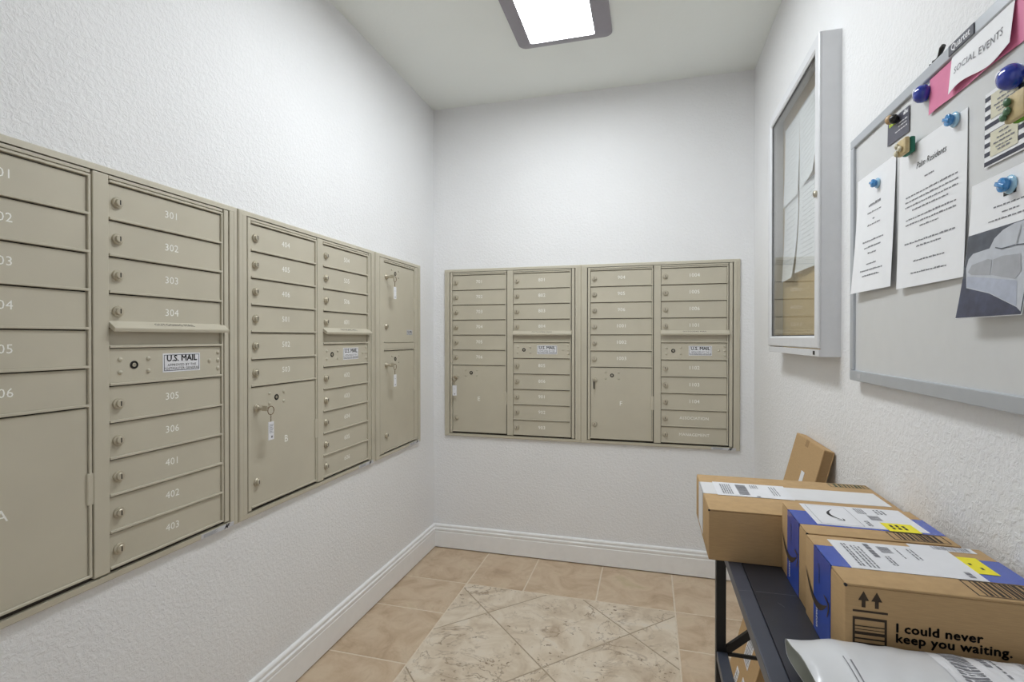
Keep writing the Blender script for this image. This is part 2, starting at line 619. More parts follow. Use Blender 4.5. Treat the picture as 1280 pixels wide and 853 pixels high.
DN = 0.0030    # door back plane
DT = 0.0052    # door thickness -> front at 0.0082
DF = DN + DT
def rails(root, u0, u1, bounds, lip=True):
    """raised bars of the door grid: one under each boundary and one down the hinge side"""
    for v in bounds:
        ob('rail', cached(('rail', round(u1 - u0, 4)), lambda: MB().w(0, u1 - u0, -0.0030, 0.0030, 0.0015, 0.0138, 0.0009).mesh('rail', 'mail_paint')), root, (u0, 0, v))
    if lip:
        h = bounds[0] - bounds[-1]
        ob('rail', cached(('lip', round(h, 4)), lambda: MB().w(0, 0.006, 0, h, 0.0015, 0.0135, 0.0009).mesh('rail', 'mail_paint')), root, (u1 - 0.006, 0, bounds[-1]))
def tenant_door(root, u0, u1, v0, v1, number):
    u1 -= 0.0068
    dr = ob('door', slab(u1 - u0 - 0.0006, v1 - v0 - 0.0086, DT, 0.0009, 'mail_paint', 'door'), root, (u0 + 0.0006, -DN, v0 + 0.0029))
    h = (v1 - v0 - 0.0074) / 2
    ob('lock', lock_me(), dr, (0.0205, -DT, h - 0.002))
    if number:
        ob('door_number', text_me(number, 0.026 if len(number) < 6 else 0.021, 'mail_print', space=1.05), dr, ((u1 - u0) * 0.51, -DT - 0.0003, h))
    return dr
def parcel_door(root, u0, u1, v0, v1, letter=None, logo=False):
    u1 -= 0.0068
    hh = v1 - v0
    dr = ob('parcel_door', slab(u1 - u0 - 0.0016, hh - 0.0092, DT + 0.001, 0.0011, 'mail_paint', 'parcel_door'), root, (u0 + 0.0016, -DN, v0 + 0.003))
    N = -(DT + 0.001)
    t = hh - 0.0075
    ob('lock', lock_me(), dr, (0.022, N, t - 0.068))
    ob('lock', lock_me(), dr, (0.022, N, 0.072))
    ob('master_lock', master_lock_me(), dr, (0.112, N, t - 0.043))
    for a in (0.079, 0.147):
        for c in (0.027, 0.060):
            ob('rivet', rivet_me(), dr, (a, N, t - c))
    hg = cached('hinge', lambda: MB().w(0, 0.0135, 0, 0.072, 0, 0.0075, 0.0025, 2).mesh('hinge', 'mail_paint'))
    ob('hinge', hg, dr, (u1 - u0 - 0.005, N + 0.003, t - 0.22))
    if letter:
        ob('door_letter', text_me(letter, 0.034, 'mail_print'), dr, ((u1 - u0) * 0.5, N - 0.0003, t * 0.49))
    if logo:
        ob('mail_label', slab(0.062, 0.026, 0.0006, 0, 'label_grey', 'mail_label'), dr, (u1 - u0 - 0.082, N, 0.032))
        ob('mail_lettering', text_me('U.S. MAIL', 0.0125, 'ink', fat=0.0004), dr, (u1 - u0 - 0.051, N - 0.0009, 0.049))
        ob('mail_lettering', text_me('APPROVED BY THE\nPOSTMASTER GENERAL', 0.0055, 'ink'), dr, (u1 - u0 - 0.051, N - 0.0009, 0.038))
    return dr
def us_panel(root, u0, u1, v0, v1):
    u1 -= 0.0068
    w, h = u1 - u0, v1 - v0 - 0.0074
    p = ob('master_panel', slab(w, h, DT, 0.0009, 'mail_paint', 'master_panel'), root, (u0, -DN, v0 + 0.0029))
    N = -DT
    for a in (0.082, 0.305):
        for c in (0.30, 0.68):
            ob('rivet', rivet_me(), p, (w * a, N, h * c))
    ob('master_lock', master_lock_me(), p, (w * 0.19, N, h * 0.5))
    for a, c in ((0.88, 0.52), (0.972, 0.24), (0.972, 0.52), (0.972, 0.79)):
        ob('rivet', rivet_me(), p, (w * a, N, h * c))
    def lab():
        b = MB()
        b.w(0, 0.112, 0, 0.049, 0, 0.0007)
        b.ring(0.0035, 0.1085, 0.0035, 0.0455, [(0, 0.0007), (0, 0.0010), (0.0013, 0.0010), (0.0013, 0.0007)], mi=1)
        return b.mesh('mail_label', ['label_white', 'ink_blue'])
    ob('mail_label', cached('uslab', lab), p, (w * 0.427, N, h * 0.5 - 0.024))
    ob('mail_lettering', text_me('U.S. MAIL', 0.0225, 'ink', fat=0.0006), p, (w * 0.427 + 0.056, N - 0.0011, h * 0.5 + 0.0115))
    ob('mail_lettering', text_me('APPROVED BY THE\nPOSTMASTER GENERAL', 0.0092, 'ink', space=1.12), p, (w * 0.427 + 0.056, N - 0.0011, h * 0.5 - 0.0105))
def hood(root, u0, u1, v):
    """projecting lip over the outgoing mail slot, lettering on its sloping top"""
    w = u1 - u0
    def f():
        b = MB()
        prof = [(0.001, 0.0225), (0.001, 0.012), (0.027, -0.0045), (0.0285, -0.0045), (0.0305, 0.0015), (0.0305, 0.0045), (0.0055, 0.0225)]
        b.prism([(0, -n, z) for n, z in prof], (w, 0, 0))
        return b.mesh('slot_hood', 'mail_paint')
    o = ob('slot_hood', cached(('hood', round(w, 4)), f), root, (u0, 0, v))
    bb = text_bm('OUTGOING MAIL', 0.0135, space=1.1)
    me = bpy.data.meshes.new('lettering')
    # lay the lettering on the sloping face
    ang = math.atan2(0.018, 0.025)
    mt = Matrix.Translation((w * 0.5, -0.0183, 0.01385)) @ Matrix.Rotation(ang, 4, 'X')
    bb.transform(mt)
    bb.to_mesh(me); bb.free()
    me.materials.append(MAT['ink'])
    ob('slot_lettering', me, o)
def frame_me(w, h):
    def f():
        b = MB()
        ins = 0.0315
        b.ring(0, w, 0, h, [(0, 0.0), (0, 0.009), (0.003, 0.0125), (0.0155, 0.0135), (0.0155, 0.0)])
        for a, c in ((0.0155, ins), (w - ins, w - 0.0155)):
            b.w(a, c, 0.0155, h - 0.0155, 0.001, 0.0135, 0.0009)
        return b.mesh('frame', 'mail_paint')
    return cached(('frame', round(w, 4), round(h, 4)), f)
def badge(root, w):
    o = ob('maker_badge', slab(0.115, 0.0125, 0.0007, 0, 'label_grey', 'maker_badge'), root, (w - 0.135, -0.0136, 0.0015))
    ob('maker_mark', text_me('AF', 0.0155, 'ink', bold=0.0008, shear=0.3, space=0.75), o, (0.088, -0.0011, 0.006))
    b = MB()
    for i in range(4):
        b.w(0.008, 0.05 + 0.006 * (i % 2), 0.0022 + i * 0.0024, 0.0032 + i * 0.0024, 0.0008, 0.0009)
    ob('maker_print', b.mesh('maker_print', 'ink_soft'), o)
def unit(loc, rz, left, right, letter, label, with_badge=True):
    root = thing('mailbox_unit', label, 'mailbox', loc, rz, 'wall mailbox units')
    w = UW
    ob('back_plate', slab(w - 0.02, UH - 0.02, 0.0014, 0, 'mail_gap_shade', 'back_plate'), root, (0.01, 0, 0.01))
    ob('frame', frame_me(w, UH), root)
    LB = [0.931, 0.845, 0.760, 0.674, 0.5875, 0.501, 0.4145, 0.030]
    RB = [0.931, 0.845, 0.760, 0.674, 0.590, 0.5455, 0.457, 0.370, 0.284, 0.198, 0.112, 0.028]
    la, lb, ra, rb = 0.050, 0.374, 0.4145, 0.7385
    for a, c in ((0.0355, la - 0.001), (lb + 0.004, ra - 0.001), (rb + 0.004, 0.7585)):
        ob('stile', slab(c - a, 0.925, 0.0120, 0.0022, 'mail_paint', 'stile'), root, (a, -0.001, 0.0195))
    for a, c in ((la, lb), (ra, rb)):
        ob('header', slab(c - a, 0.0075, 0.0105, 0.001, 'mail_paint', 'header'), root, (a, -0.001, 0.9365))
    rails(root, la, lb, LB)
    rails(root, ra, rb, [RB[0]] + RB[1:4] + RB[5:], True)
    for i, nm in enumerate(left):
        tenant_door(root, la, lb, LB[i + 1], LB[i], nm)
    parcel_door(root, la, lb, LB[7], LB[6], letter)
    slots = [(0, 1), (1, 2), (2, 3), (3, 4), (6, 7), (7, 8), (8, 9), (9, 10), (10, 11)]
    for (i, j), nm in zip(slots, right):
        tenant_door(root, ra, rb, RB[j], RB[i], nm)
    ob('slot_panel', slab(rb - ra - 0.0068, 0.040, 0.004, 0.0008, 'mail_paint', 'slot_panel'), root, (ra, -0.002, 0.5475))
    us_panel(root, ra, rb, RB[6], RB[5])
    hood(root, ra - 0.001, rb + 0.004, 0.5855)
    if with_badge:
        badge(root, w)
    return root
RL, RB_ = PI / 2, 0.0
XB = [0.0725, 0.0725 + UW]
YA, YB, YC = -1.4735 - UW - 0.004, -1.4735, -1.4735 + UW + 0.008
uA = unit((0, YA, UZ), RL, ['201', '202', '203', '204', '205', '206'], ['301', '302', '303', '304', '305', '306', '401', '402', '403'], 'A',
          'beige metal wall mailbox unit with doors 301 to 403, largest and nearest one')
uB = unit((0, YB, UZ), RL, ['404', '405', '406', '501', '502', '503'], ['504', '505', '506', '601', '602', '603', '604', '605', '606'], 'B',
          'beige mailbox unit with parcel door B, in the middle of the left wall')
uD = unit((XB[0], 0, UZ), RB_, ['701', '702', '703', '704', '705', '706'], ['801', '802', '803', '804', '805', '806', '901', '902', '903'], 'E',
          'beige mailbox unit on the back wall with doors 701 to 903, nearer the corner', False)
uE = unit((XB[1], 0, UZ), RB_, ['904', '905', '906', '1001', '1002', '1003'], ['1004', '1005', '1006', '1101', '1102', '1103', '1104', 'ASSOCIATION', 'MANAGEMENT'], 'F',
          'beige mailbox unit on the back wall with an ASSOCIATION door, next to the notice case')
# narrow unit: two tall parcel lockers
CW = 0.468
uC = thing('mailbox_unit', 'narrow beige parcel locker unit with two tall doors beside the room corner', 'mailbox', (0, YC, UZ), RL, 'wall mailbox units')
ob('back_plate', slab(CW - 0.02, UH - 0.02, 0.0014, 0, 'mail_gap_shade', 'back_plate'), uC, (0.01, 0, 0.01))
ob('frame', frame_me(CW, UH), uC)
for a, c in ((0.0355, 0.073), (0.402, CW - 0.0355)):
    ob('stile', slab(c - a, 0.925, 0.0120, 0.0022, 'mail_paint', 'stile'), uC, (a, -0.001, 0.0195))
ob('header', slab(0.324, 0.0075, 0.0105, 0.001, 'mail_paint', 'header'), uC, (0.074, -0.001, 0.9365))
ob('header', slab(0.324, 0.029, 0.0105, 0.0015, 'mail_paint', 'header'), uC, (0.074, -0.001, 0.514))
rails(uC, 0.074, 0.398, [0.931, 0.547])
rails(uC, 0.074, 0.398, [0.510, 0.0265])
parcel_door(uC, 0.074, 0.398, 0.547, 0.931, logo=True)
parcel_door(uC, 0.074, 0.398, 0.0265, 0.510)
badge(uC, CW)

def key_ring(label, unit_o, u, v, du, tagged=True, print_=False):
    """key standing in a parcel lock, with split ring and tag hanging from its bow; u, v in the unit's wall space"""
    rz = unit_o.rotation_euler[2]
    base = Matrix.Rotation(rz, 4, 'Z') @ Vector((u, -0.0165, v))
    loc = Vector(unit_o.location) + base
    root = thing('key_ring', label, 'key ring', loc, rz, 'parcel locker keys')
    b = MB()
    b.lathe([(0.0062, -0.002), (0.0062, 0.016), (0.0052, 0.0185), (0.0001, 0.0188)], seg=12)
    b.w(-0.0011, 0.0011, -0.0085, 0.0085, 0.014, 0.036, 0.001)
    ob('key', b.mesh('key', 'lock_metal', smooth=0.5), root)
    if not tagged:
        b = MB()
        b.tube([(0, -0.030, -0.004), (0.0005, -0.030, -0.018), (0, -0.028, -0.034), (0.001, -0.024, -0.046)], 0.0034, 8)
        ob('shadow_strip', b.mesh('shadow_strip', 'bead_black', smooth=1.0), root)  # black tube modelled in place of the key's long thin shadow
        return root
    b = MB()
    r = 0.0135
    b.tube([(du + r * math.cos(2 * PI * i / 20), -0.027, -0.010 + r * math.sin(2 * PI * i / 20)) for i in range(20)], 0.0012, 6, closed=True)
    b.tube([(0.0, -0.028, -0.002), (du * 0.55, -0.0275, 0.0005)], 0.0014, 6)
    ob('split_ring', b.mesh('split_ring', 'brass', smooth=1.0), root)
    b = MB()
    for i in range(4):
        b.tube([(du + 0.0015 * math.cos(2 * PI * q / 8), -0.0265 + (0.0 if i % 2 else 0.0012 * math.sin(2 * PI * q / 8)), -0.026 - i * 0.0055 + 0.0036 * math.sin(2 * PI * q / 8)) for q in range(8)], 0.0006, 5, closed=True)
    ob('chain', b.mesh('chain', 'brass', smooth=1.0), root)
    tg = ob('tag', MB().w(-0.0125, 0.0125, -0.058, 0, -0.001, 0.001, 0.0006).mesh('tag', 'label_white'), root, (du + 0.001, -0.0265, -0.047))
    b = MB()
    if print_:
        for i in range(7):
            b.w(-0.009, 0.009 - 0.002 * (i % 3), -0.010 - i * 0.0042, -0.0085 - i * 0.0042, 0.0010, 0.0012)
        b.w(-0.001, 0.006, -0.052, -0.045, 0.0010, 0.0012)
    else:
        b.w(-0.003, 0.003, -0.052, -0.046, 0.0010, 0.0012)
        b.w(-0.006, 0.006, -0.020, -0.019, 0.0010, 0.0012)
    ob('tag_print', b.mesh('tag_print', 'ink_soft'), tg)
    return root
key_ring('key ring with printed white tag hanging from parcel door B', uB, 0.072, 0.4145 - 0.0725, 0.026, print_=True)
key_ring('key ring with blank white tag on the upper parcel locker door', uC, 0.096, 0.931 - 0.0725, 0.026)
key_ring('key ring with dotted white tag on the lower parcel locker door', uC, 0.096, 0.510 - 0.0725, 0.026)
key_ring('key with white tag hanging straight down on the back wall', uD, 0.072, 0.4145 - 0.0725, 0.002)
key_ring('key with short black modelled shadow and no tag in the back wall parcel door', uE, 0.072, 0.4145 - 0.0725, 0.0, tagged=False)

# ------------------------------------------------------------------ sheets of paper hung on the right wall
RR = -PI / 2
class Sheet:
    """paper in wall space with its own curl n(u, v); print follows the curl"""
    def __init__(self, name, label, cat, loc, w, h, curl, mat='paper', nu=10, nv=14, group=None, skew=0.0, rotn=0.0, edge=None):
        self.w, self.h, self.curl, self.skew, self.edge = w, h, curl, skew, edge
        b = MB()
        g, k_ = ([[b.bm.verts.new(self.at(w * i / nu, h * j / nv, lf)) for i in range(nu + 1)] for j in range(nv + 1)] for lf in (0.0002, -0.0001))
        for j in range(nv):
            for i in range(nu):
                b.bm.faces.new((g[j][i], g[j][i + 1], g[j + 1][i + 1], g[j + 1][i])).smooth = True
                b.bm.faces.new((k_[j][i], k_[j + 1][i], k_[j + 1][i + 1], k_[j][i + 1])).smooth = True
        rim = [(0, i) for i in range(nu)] + [(j, nu) for j in range(nv)] + [(nv, i) for i in range(nu, 0, -1)] + [(j, 0) for j in range(nv, 0, -1)]
        for (a, c), (e, f_) in zip(rim, rim[1:] + rim[:1]):
            b.bm.faces.new([b.bm.verts.new(q.co) for q in (g[a][c], k_[a][c], k_[e][f_], g[e][f_])])
        me = b.mesh(name, mat, fix=False)
        self.o = tag(ob(name, me, None, loc, 0, (0, rotn, RR)), label, cat, group)
        self.o.rotation_mode = 'XYZ'
    def at(self, u, v, lift=0.0):
        vv = v
        if self.edge:
            vv = v + self.edge(u) * (1 - v / self.h)
        return Vector((u + self.skew * v, -(self.curl(u / self.w, v / self.h) + lift), vv))
    def put(self, name, bm, mats, lift=0.0007):
        """bm drawn in (u, v) of the sheet, laid onto its curl"""
        for v in bm.verts:
            v.co = self.at(v.co.x, v.co.y, lift + v.co.z)
        me = bpy.data.meshes.new(name)
        bm.to_mesh(me); bm.free()
        for m in ([mats] if isinstance(mats, str) else mats):
            me.materials.append(MAT[m])
        o = ob(name, me, self.o)
        if name.startswith('printed') or name.startswith('card_'):
            o['kind'] = 'stuff'
        return o
    def text(self, name, body, size, mat, u, v, rot=0.0, lift=0.0007, **kw):
        b = text_bm(body, size, **kw)
        b.transform(Matrix.Translation((u, v, 0)) @ Matrix.Rotation(rot, 4, 'Z'))
        return self.put(name, b, mat, lift)
    def lines(self, name, rows, mat, th=0.0016, lift=0.0006):
        """rows of unreadably small print: (u centre, v, length) broken into words"""
        b = bmesh.new()
        for uc, v, L in rows:
            x = uc - L / 2
            while x < uc + L / 2 - 0.002:
                ww = min(random.uniform(0.004, 0.013), uc + L / 2 - x)
                n = max(1, int(ww / 0.004))
                for i in range(n):
                    a, c = x + ww * i / n, x + ww * (i + 1) / n
                    t = th * random.uniform(0.7, 1.25)
                    b.faces.new([b.verts.new((p, q, 0)) for p, q in ((a, v), (c, v), (c, v + t), (a, v + t))])
                x += ww + 0.0018
        return self.put(name, b, mat, lift)
    def rect(self, name, u0, u1, v0, v1, mat, lift=0.0005, n=6):
        b = bmesh.new()
        g = [[b.verts.new((u0 + (u1 - u0) * i / n, v0 + (v1 - v0) * j / n, 0)) for i in range(n + 1)] for j in range(n + 1)]
        for j in range(n):
            for i in range(n):
                b.faces.new((g[j][i], g[j][i + 1], g[j + 1][i + 1], g[j + 1][i]))
        return self.put(name, b, mat, lift)
    def shape(self, name, pts, mat, lift=0.0006, cuts=3):
        b = bmesh.new()
        b.faces.new([b.verts.new((p[0], p[1], 0)) for p in pts])
        bmesh.ops.triangulate(b, faces=b.faces[:])
        for _ in range(cuts):
            bmesh.ops.subdivide_edges(b, edges=[e for e in b.edges if e.calc_length() > 0.008], cuts=1, use_grid_fill=True)
            bmesh.ops.triangulate(b, faces=b.faces[:])
        return self.put(name, b, mat, lift)

# ------------------------------------------------------------------ notice case
CY, CZ, CWD, CHT, CDP = -0.578, 1.172, 0.606, 0.892, 0.053
nc = thing('notice_case', 'silver framed enclosed notice case with glass door on the right wall', 'notice case', (W, CY, CZ), RR)
b = MB()
b.ring(0, CWD, 0, CHT, [(0, 0.0), (0, CDP - 0.004), (0.004, CDP - 0.004), (0.004, 0.0)])
ob('body', b.mesh('body', 'alu_light'), nc)
ob('back_panel', slab(CWD - 0.01, CHT - 0.01, 0.005, 0, 'cork', 'back_panel'), nc, (0.005, 0, 0.005))
b = MB()
b.w(0.0, CWD, 0.0, 0.020, CDP - 0.004, CDP + 0.001, 0.0008)
ob('bottom_rail', b.mesh('bottom_rail', 'alu_light'), nc)
b = MB()
b.ring(0.0, CWD, 0.0225, CHT, [(0, CDP - 0.0035), (0, CDP + 0.0005), (0.003, CDP + 0.0035), (0.030, CDP + 0.0035), (0.036, CDP - 0.001), (0.036, CDP - 0.0035)])
ob('door_frame', b.mesh('door_frame', 'alu_light'), nc)
b = MB()
b.ring(0.033, CWD - 0.033, 0.0555, CHT - 0.033, [(0, CDP - 0.009), (0, CDP - 0.0036), (0.006, CDP - 0.0036), (0.006, CDP - 0.009)])
ob('gasket', b.mesh('gasket', 'gasket'), nc)
ob('glass', MB().w(0.0345, CWD - 0.0345, 0.057, CHT - 0.0345, CDP - 0.0075, CDP - 0.0045).mesh('glass', 'glass_pane'), nc)
lk = ob('case_lock', MB().lathe([(0.009, 0), (0.009, 0.005), (0.007, 0.0075), (0.0001, 0.008)], seg=16).mesh('case_lock', 'lock_metal', smooth=0.5), nc, (CWD - 0.016, -CDP - 0.0035, 0.452))
ob('keyhole', MB().w(-0.001, 0.001, -0.004, 0.004, 0.0078, 0.0085).mesh('keyhole', 'dark_hole'), lk)
ob('maker_label', MB().w(0, 0.016, 0, 0.011, 0, 0.0008).mesh('maker_label', 'dark_hole'), nc, (CWD - 0.05, -CDP - 0.001, 0.0045))
def case_sheet(label, u, v, w, h, curl, rows):
    s = Sheet('notice_sheet', label, 'notice', (W - 0.0065, CY - u, CZ + v), w, h, curl, nu=8, nv=12, group='sheets in the notice case')
    s.lines('printed_text', [(w * 0.5, h * (0.9 - 0.8 * i / rows), w * random.uniform(0.5, 0.8)) for i in range(rows)], 'ink_soft', 0.0012)
case_sheet('white notice in the glass case, upper one of the far column', 0.045, 0.545, 0.19, 0.288, lambda s, t: 0.001 + 0.006 * (1 - t) ** 2, 14)
case_sheet('white notice in the glass case hanging lowest, its bottom edge curling', 0.042, 0.262, 0.182, 0.30, lambda s, t: 0.001 + 0.022 * (1 - t) ** 2.2 * (0.5 + 0.5 * s), 12)
case_sheet('white notice in the glass case near the top, lower corner curled up', 0.236, 0.56, 0.212, 0.275, lambda s, t: 0.001 + 0.020 * (1 - t) ** 2 * s ** 1.5, 13)
case_sheet('white notice in the glass case below the curled one, beside the lock', 0.236, 0.275, 0.212, 0.288, lambda s, t: 0.001 + 0.014 * (1 - t) ** 2 * (1 - 0.5 * s), 15)

# ------------------------------------------------------------------ whiteboard
BY, BZ, BW, BH = -1.312, 1.120, 0.914, 0.590
wbd = thing('whiteboard', 'white magnetic whiteboard with silver frame mounted on the right wall', 'whiteboard', (W, BY, BZ), RR)
ob('panel', slab(BW - 0.02, BH - 0.02, 0.0055, 0, 'board_white', 'panel'), wbd, (0.01, -0.011, 0.01))
def bar(name, u0, u1, v0, v1):
    ob(name, MB().w(u0, u1, v0, v1, 0.006, 0.0225, 0.0022, 2).mesh(name, 'alu_board'), wbd)
bar('frame_rail', 0, BW, BH - 0.0215, BH)
bar('frame_rail', 0, BW, 0, 0.0255)
bar('frame_stile', 0, 0.0205, 0.0257, BH - 0.0217)
bar('frame_stile', BW - 0.0205, BW, 0.0257, BH - 0.0217)
for u in (0.06, BW - 0.06):
    for v in (0.05, BH - 0.05):
        ob('standoff', MB().w(u - 0.015, u + 0.015, v - 0.015, v + 0.015, 0.0, 0.0112).mesh('standoff', 'gasket'), wbd)
bd = ob('badge', MB().w(0, 0.068, 0, 0.0175, 0, 0.0022, 0.001, 2).mesh('badge', 'badge_grey'), wbd, (0.430, -0.0223, 0.5705))
ob('badge_lettering', text_me('Quartet', 0.0155, 'label_white', bold=0.0003), bd, (0.034, -0.0025, 0.0092))
ob('size_sticker', MB().w(0, 0.018, 0, 0.010, 0, 0.0003).mesh('size_sticker', 'label_grey'), wbd, (0.05, -0.0226, 0.008))
PN = 0.0168     # board face
def board_sheet(name, label, cat, u, v, w, h, curl, **kw):
    return Sheet(name, label, cat, (W - PN - kw.pop('lift', 0.0), BY - u, BZ + v), w, h, curl, **kw)

s = board_sheet('notice', 'narrow white notice under a light blue magnet at the board frame', 'notice', 0.036, 0.210, 0.196, 0.270, lambda s, t: 0.001 + 0.015 * (1 - t) ** 1.6 * (1 - 0.75 * s) + 0.006 * s * (1 - t))
s.lines('printed_heading', [(0.100, 0.192, 0.062)], 'ink_soft', 0.005)
s.lines('printed_text', [(0.100, 0.176, 0.07), (0.100, 0.160, 0.012), (0.100, 0.148, 0.066), (0.100, 0.112, 0.105), (0.100, 0.098, 0.085), (0.100, 0.084, 0.042), (0.100, 0.060, 0.048), (0.100, 0.046, 0.11), (0.100, 0.034, 0.085)], 'ink_soft', 0.003)
s = board_sheet('letter', 'white letter headed Palm Residents in black italic type', 'notice', 0.256, 0.201, 0.216, 0.268, lambda s, t: 0.0010 + 0.004 * (1 - s) + 0.005 * (1 - t) ** 2)
s.text('printed_heading', 'Palm Residents', 0.0165, 'ink', 0.112, 0.224, shear=0.25, sx=0.95)
rows = [(0.108, 0.196, 0.03)] + [(0.11, 0.172 - 0.0095 * i, L) for i, L in enumerate((0.165, 0.168, 0.168, 0.115))] + [(0.11, 0.128 - 0.0095 * i, L) for i, L in enumerate((0.16, 0.162, 0.06))] + \
       [(0.11, 0.082, 0.165), (0.11, 0.0725, 0.08), (0.112, 0.046, 0.1), (0.112, 0.024, 0.115)]
s.lines('printed_text', rows, 'ink_soft', 0.0026)
s = board_sheet('sofa_flyer', 'white flyer with a photo of a pale sofa, its lower edge curling away', 'flyer', 0.484, 0.134, 0.140, 0.206, lambda s, t: 0.001 + 0.017 * (1 - t) ** 1.8 + 0.004 * (1 - t) * (1 - s))
ph, pw = 0.128, 0.140
P_ = lambda *q: [(a * pw * 0.985 + 0.001, c * ph + 0.0005) for a, c in q]
s.rect('photo_wall', 0.001, pw - 0.001, 0.050, ph, 'photo_dark', 0.0006)
s.rect('photo_floor', 0.001, pw - 0.001, 0.001, 0.062, 'photo_floor', 0.0007)
s.shape('photo_sofa', P_((0.10, 0.36), (0.04, 0.60), (0.06, 0.71), (0.13, 0.765), (0.40, 0.78), (0.46, 0.88), (0.58, 0.95), (0.74, 0.985), (0.995, 0.99), (0.995, 0.03), (0.93, 0.08), (0.5, 0.26)), 'photo_sofa', 0.0010)
s.shape('photo_skirt', P_((0.11, 0.37), (0.09, 0.50), (0.45, 0.44), (0.88, 0.36), (0.93, 0.09), (0.5, 0.27)), 'photo_skirt', 0.0013)
s.shape('photo_cushion', P_((0.09, 0.55), (0.14, 0.63), (0.40, 0.66), (0.47, 0.64), (0.47, 0.47), (0.16, 0.51)), 'photo_cushion', 0.0014)
s.shape('photo_cushion', P_((0.49, 0.47), (0.49, 0.64), (0.62, 0.66), (0.88, 0.64), (0.92, 0.45), (0.85, 0.38)), 'photo_cushion', 0.0014)
s.shape('photo_seam', P_((0.50, 0.765), (0.60, 0.735), (0.80, 0.74), (0.98, 0.72), (0.98, 0.732), (0.80, 0.752), (0.60, 0.747), (0.50, 0.778)), 'photo_dark', 0.0018, 1)
s.shape('photo_seam', P_((0.795, 0.745), (0.81, 0.745), (0.85, 0.95), (0.84, 0.95)), 'photo_cushion', 0.0018, 1)
s.lines('printed_text', [(0.088, 0.170, 0.026)], 'ink', 0.005)
s.lines('printed_text', [(0.090, 0.158, 0.07), (0.092, 0.148, 0.036), (0.086, 0.139, 0.08)], 'ink_soft', 0.002)
wav = lambda u: 0.004 * math.sin(u * 42) - 0.002
s = board_sheet('pink_sheet', 'bright pink paper strip along the top of the whiteboard', 'paper', 0.360, 0.503, 0.44, 0.064, lambda s, t: 0.0012 + (0.002 + 0.0015 * math.sin(s * 21)) * (1 - t), mat='paper_pink', nu=28, nv=5)
s = board_sheet('sign_card', 'white SOCIAL EVENTS sign on the pink strip', 'sign', 0.432, 0.508, 0.150, 0.0605, lambda s, t: 0.0032 + (0.0045 + 0.0018 * math.sin(s * 7 + 0.3)) * (1 - t), nu=16, nv=5, edge=lambda u: 0.004 * math.sin(u * 46))
s.text('sign_lettering', 'SOCIAL EVENTS', 0.0158, 'ink_soft', 0.072, 0.030, space=1.06, lift=0.0009)
s = board_sheet('business_card', 'dark grey business card with lime and white print', 'card', 0.193, 0.507, 0.092, 0.0505, lambda s, t: 0.0014, mat='card_dark', nu=2, nv=2, rotn=0.03)
s.lines('card_logo', [(0.026, 0.036, 0.036)], 'card_lime', 0.008)
s.lines('card_text', [(0.068, 0.030, 0.036), (0.066, 0.0235, 0.036), (0.06, 0.016, 0.05)], 'label_white', 0.0022)
s.lines('card_text', [(0.078, 0.040, 0.018)], 'label_white', 0.007)
s = board_sheet('striped_flyer', 'navy and white striped flyer with two cream cards printed on it', 'flyer', 0.516, 0.357, 0.098, 0.110, lambda s, t: 0.0012 + 0.001 * (1 - t), nu=4, nv=4)
for i in range(8):
    s.rect('stripe', 0.0, 0.098, 0.002 + i * 0.0137, 0.0085 + i * 0.0137, 'stripe_navy', 0.0005, 2)
for v0 in (0.0125, 0.068):
    s.rect('cream_panel', 0.014, 0.072, v0, v0 + 0.036, 'paper_cream', 0.0009, 2)
    s.lines('printed_text', [(0.044, v0 + 0.029, 0.02), (0.044, v0 + 0.022, 0.03), (0.044, v0 + 0.016, 0.044), (0.044, v0 + 0.010, 0.034), (0.044, v0 + 0.005, 0.026)], 'ink_soft', 0.002, 0.0014)

def on_board(u, v, n=0.0):
    return (W - PN - n, BY - u, BZ + v)
def sky_magnet(label, u, v, n, r=1.0, tilt=0.4):
    root = thing('magnet', label, 'magnet', on_board(u, v, n), RR, 'light blue twist magnets')
    ob('base', MB().lathe([(0.0125 * r, 0), (0.0132 * r, 0.0015), (0.012 * r, 0.0035), (0.008 * r, 0.0045), (0.0001, 0.0045)], seg=20).mesh('base', 'magnet_sky_base', smooth=0.8), root)
    b = MB()
    b.lathe([(0.0075 * r, 0.003), (0.0072 * r, 0.0055), (0.0095 * r, 0.0070), (0.0105 * r, 0.0095), (0.0098 * r, 0.0120), (0.0060 * r, 0.0132), (0.0001, 0.0134)], seg=20)
    b.w(-0.0102 * r, 0.0102 * r, -0.0032 * r, 0.0032 * r, 0.0085, 0.0150, 0.0014, 2)
    ob('knob', b.mesh('knob', 'magnet_sky', smooth=0.8), root, rot=(0, tilt, 0))
sky_magnet('light blue magnet on the narrow white notice', 0.152, 0.444, 0.003, 0.86)
sky_magnet('light blue magnet on the top of the Palm Residents letter', 0.442, 0.462, 0.003, 0.95)
sky_magnet('light blue magnet on the flyer with the sofa photo', 0.574, 0.317, 0.002, 1.0)
def navy_magnet(label, u, v, n, r):
    root = thing('magnet', label, 'magnet', on_board(u, v, n), RR, 'dark blue glossy magnets')
    b = MB()
    b.lathe([(0.0115 * r, 0), (0.0148 * r, 0.003 * r), (0.0160 * r, 0.008 * r), (0.0150 * r, 0.0135 * r), (0.0115 * r, 0.0185 * r), (0.006 * r, 0.0212 * r), (0.0001, 0.022 * r)], seg=24)
    ob('dome', b.mesh('dome', 'magnet_navy', smooth=1.2), root)
    b = MB()
    b.lathe([(0.0055 * r, 0.0), (0.0062 * r, 0.0012), (0.0048 * r, 0.0018), (0.0001, 0.0014)], seg=16)
    ob('highlight_spot', b.mesh('highlight_spot', 'label_white', smooth=0.8), root, (-0.003, -0.0192 * r, 0.004))  # white spot modelled as the gloss highlight on the dome
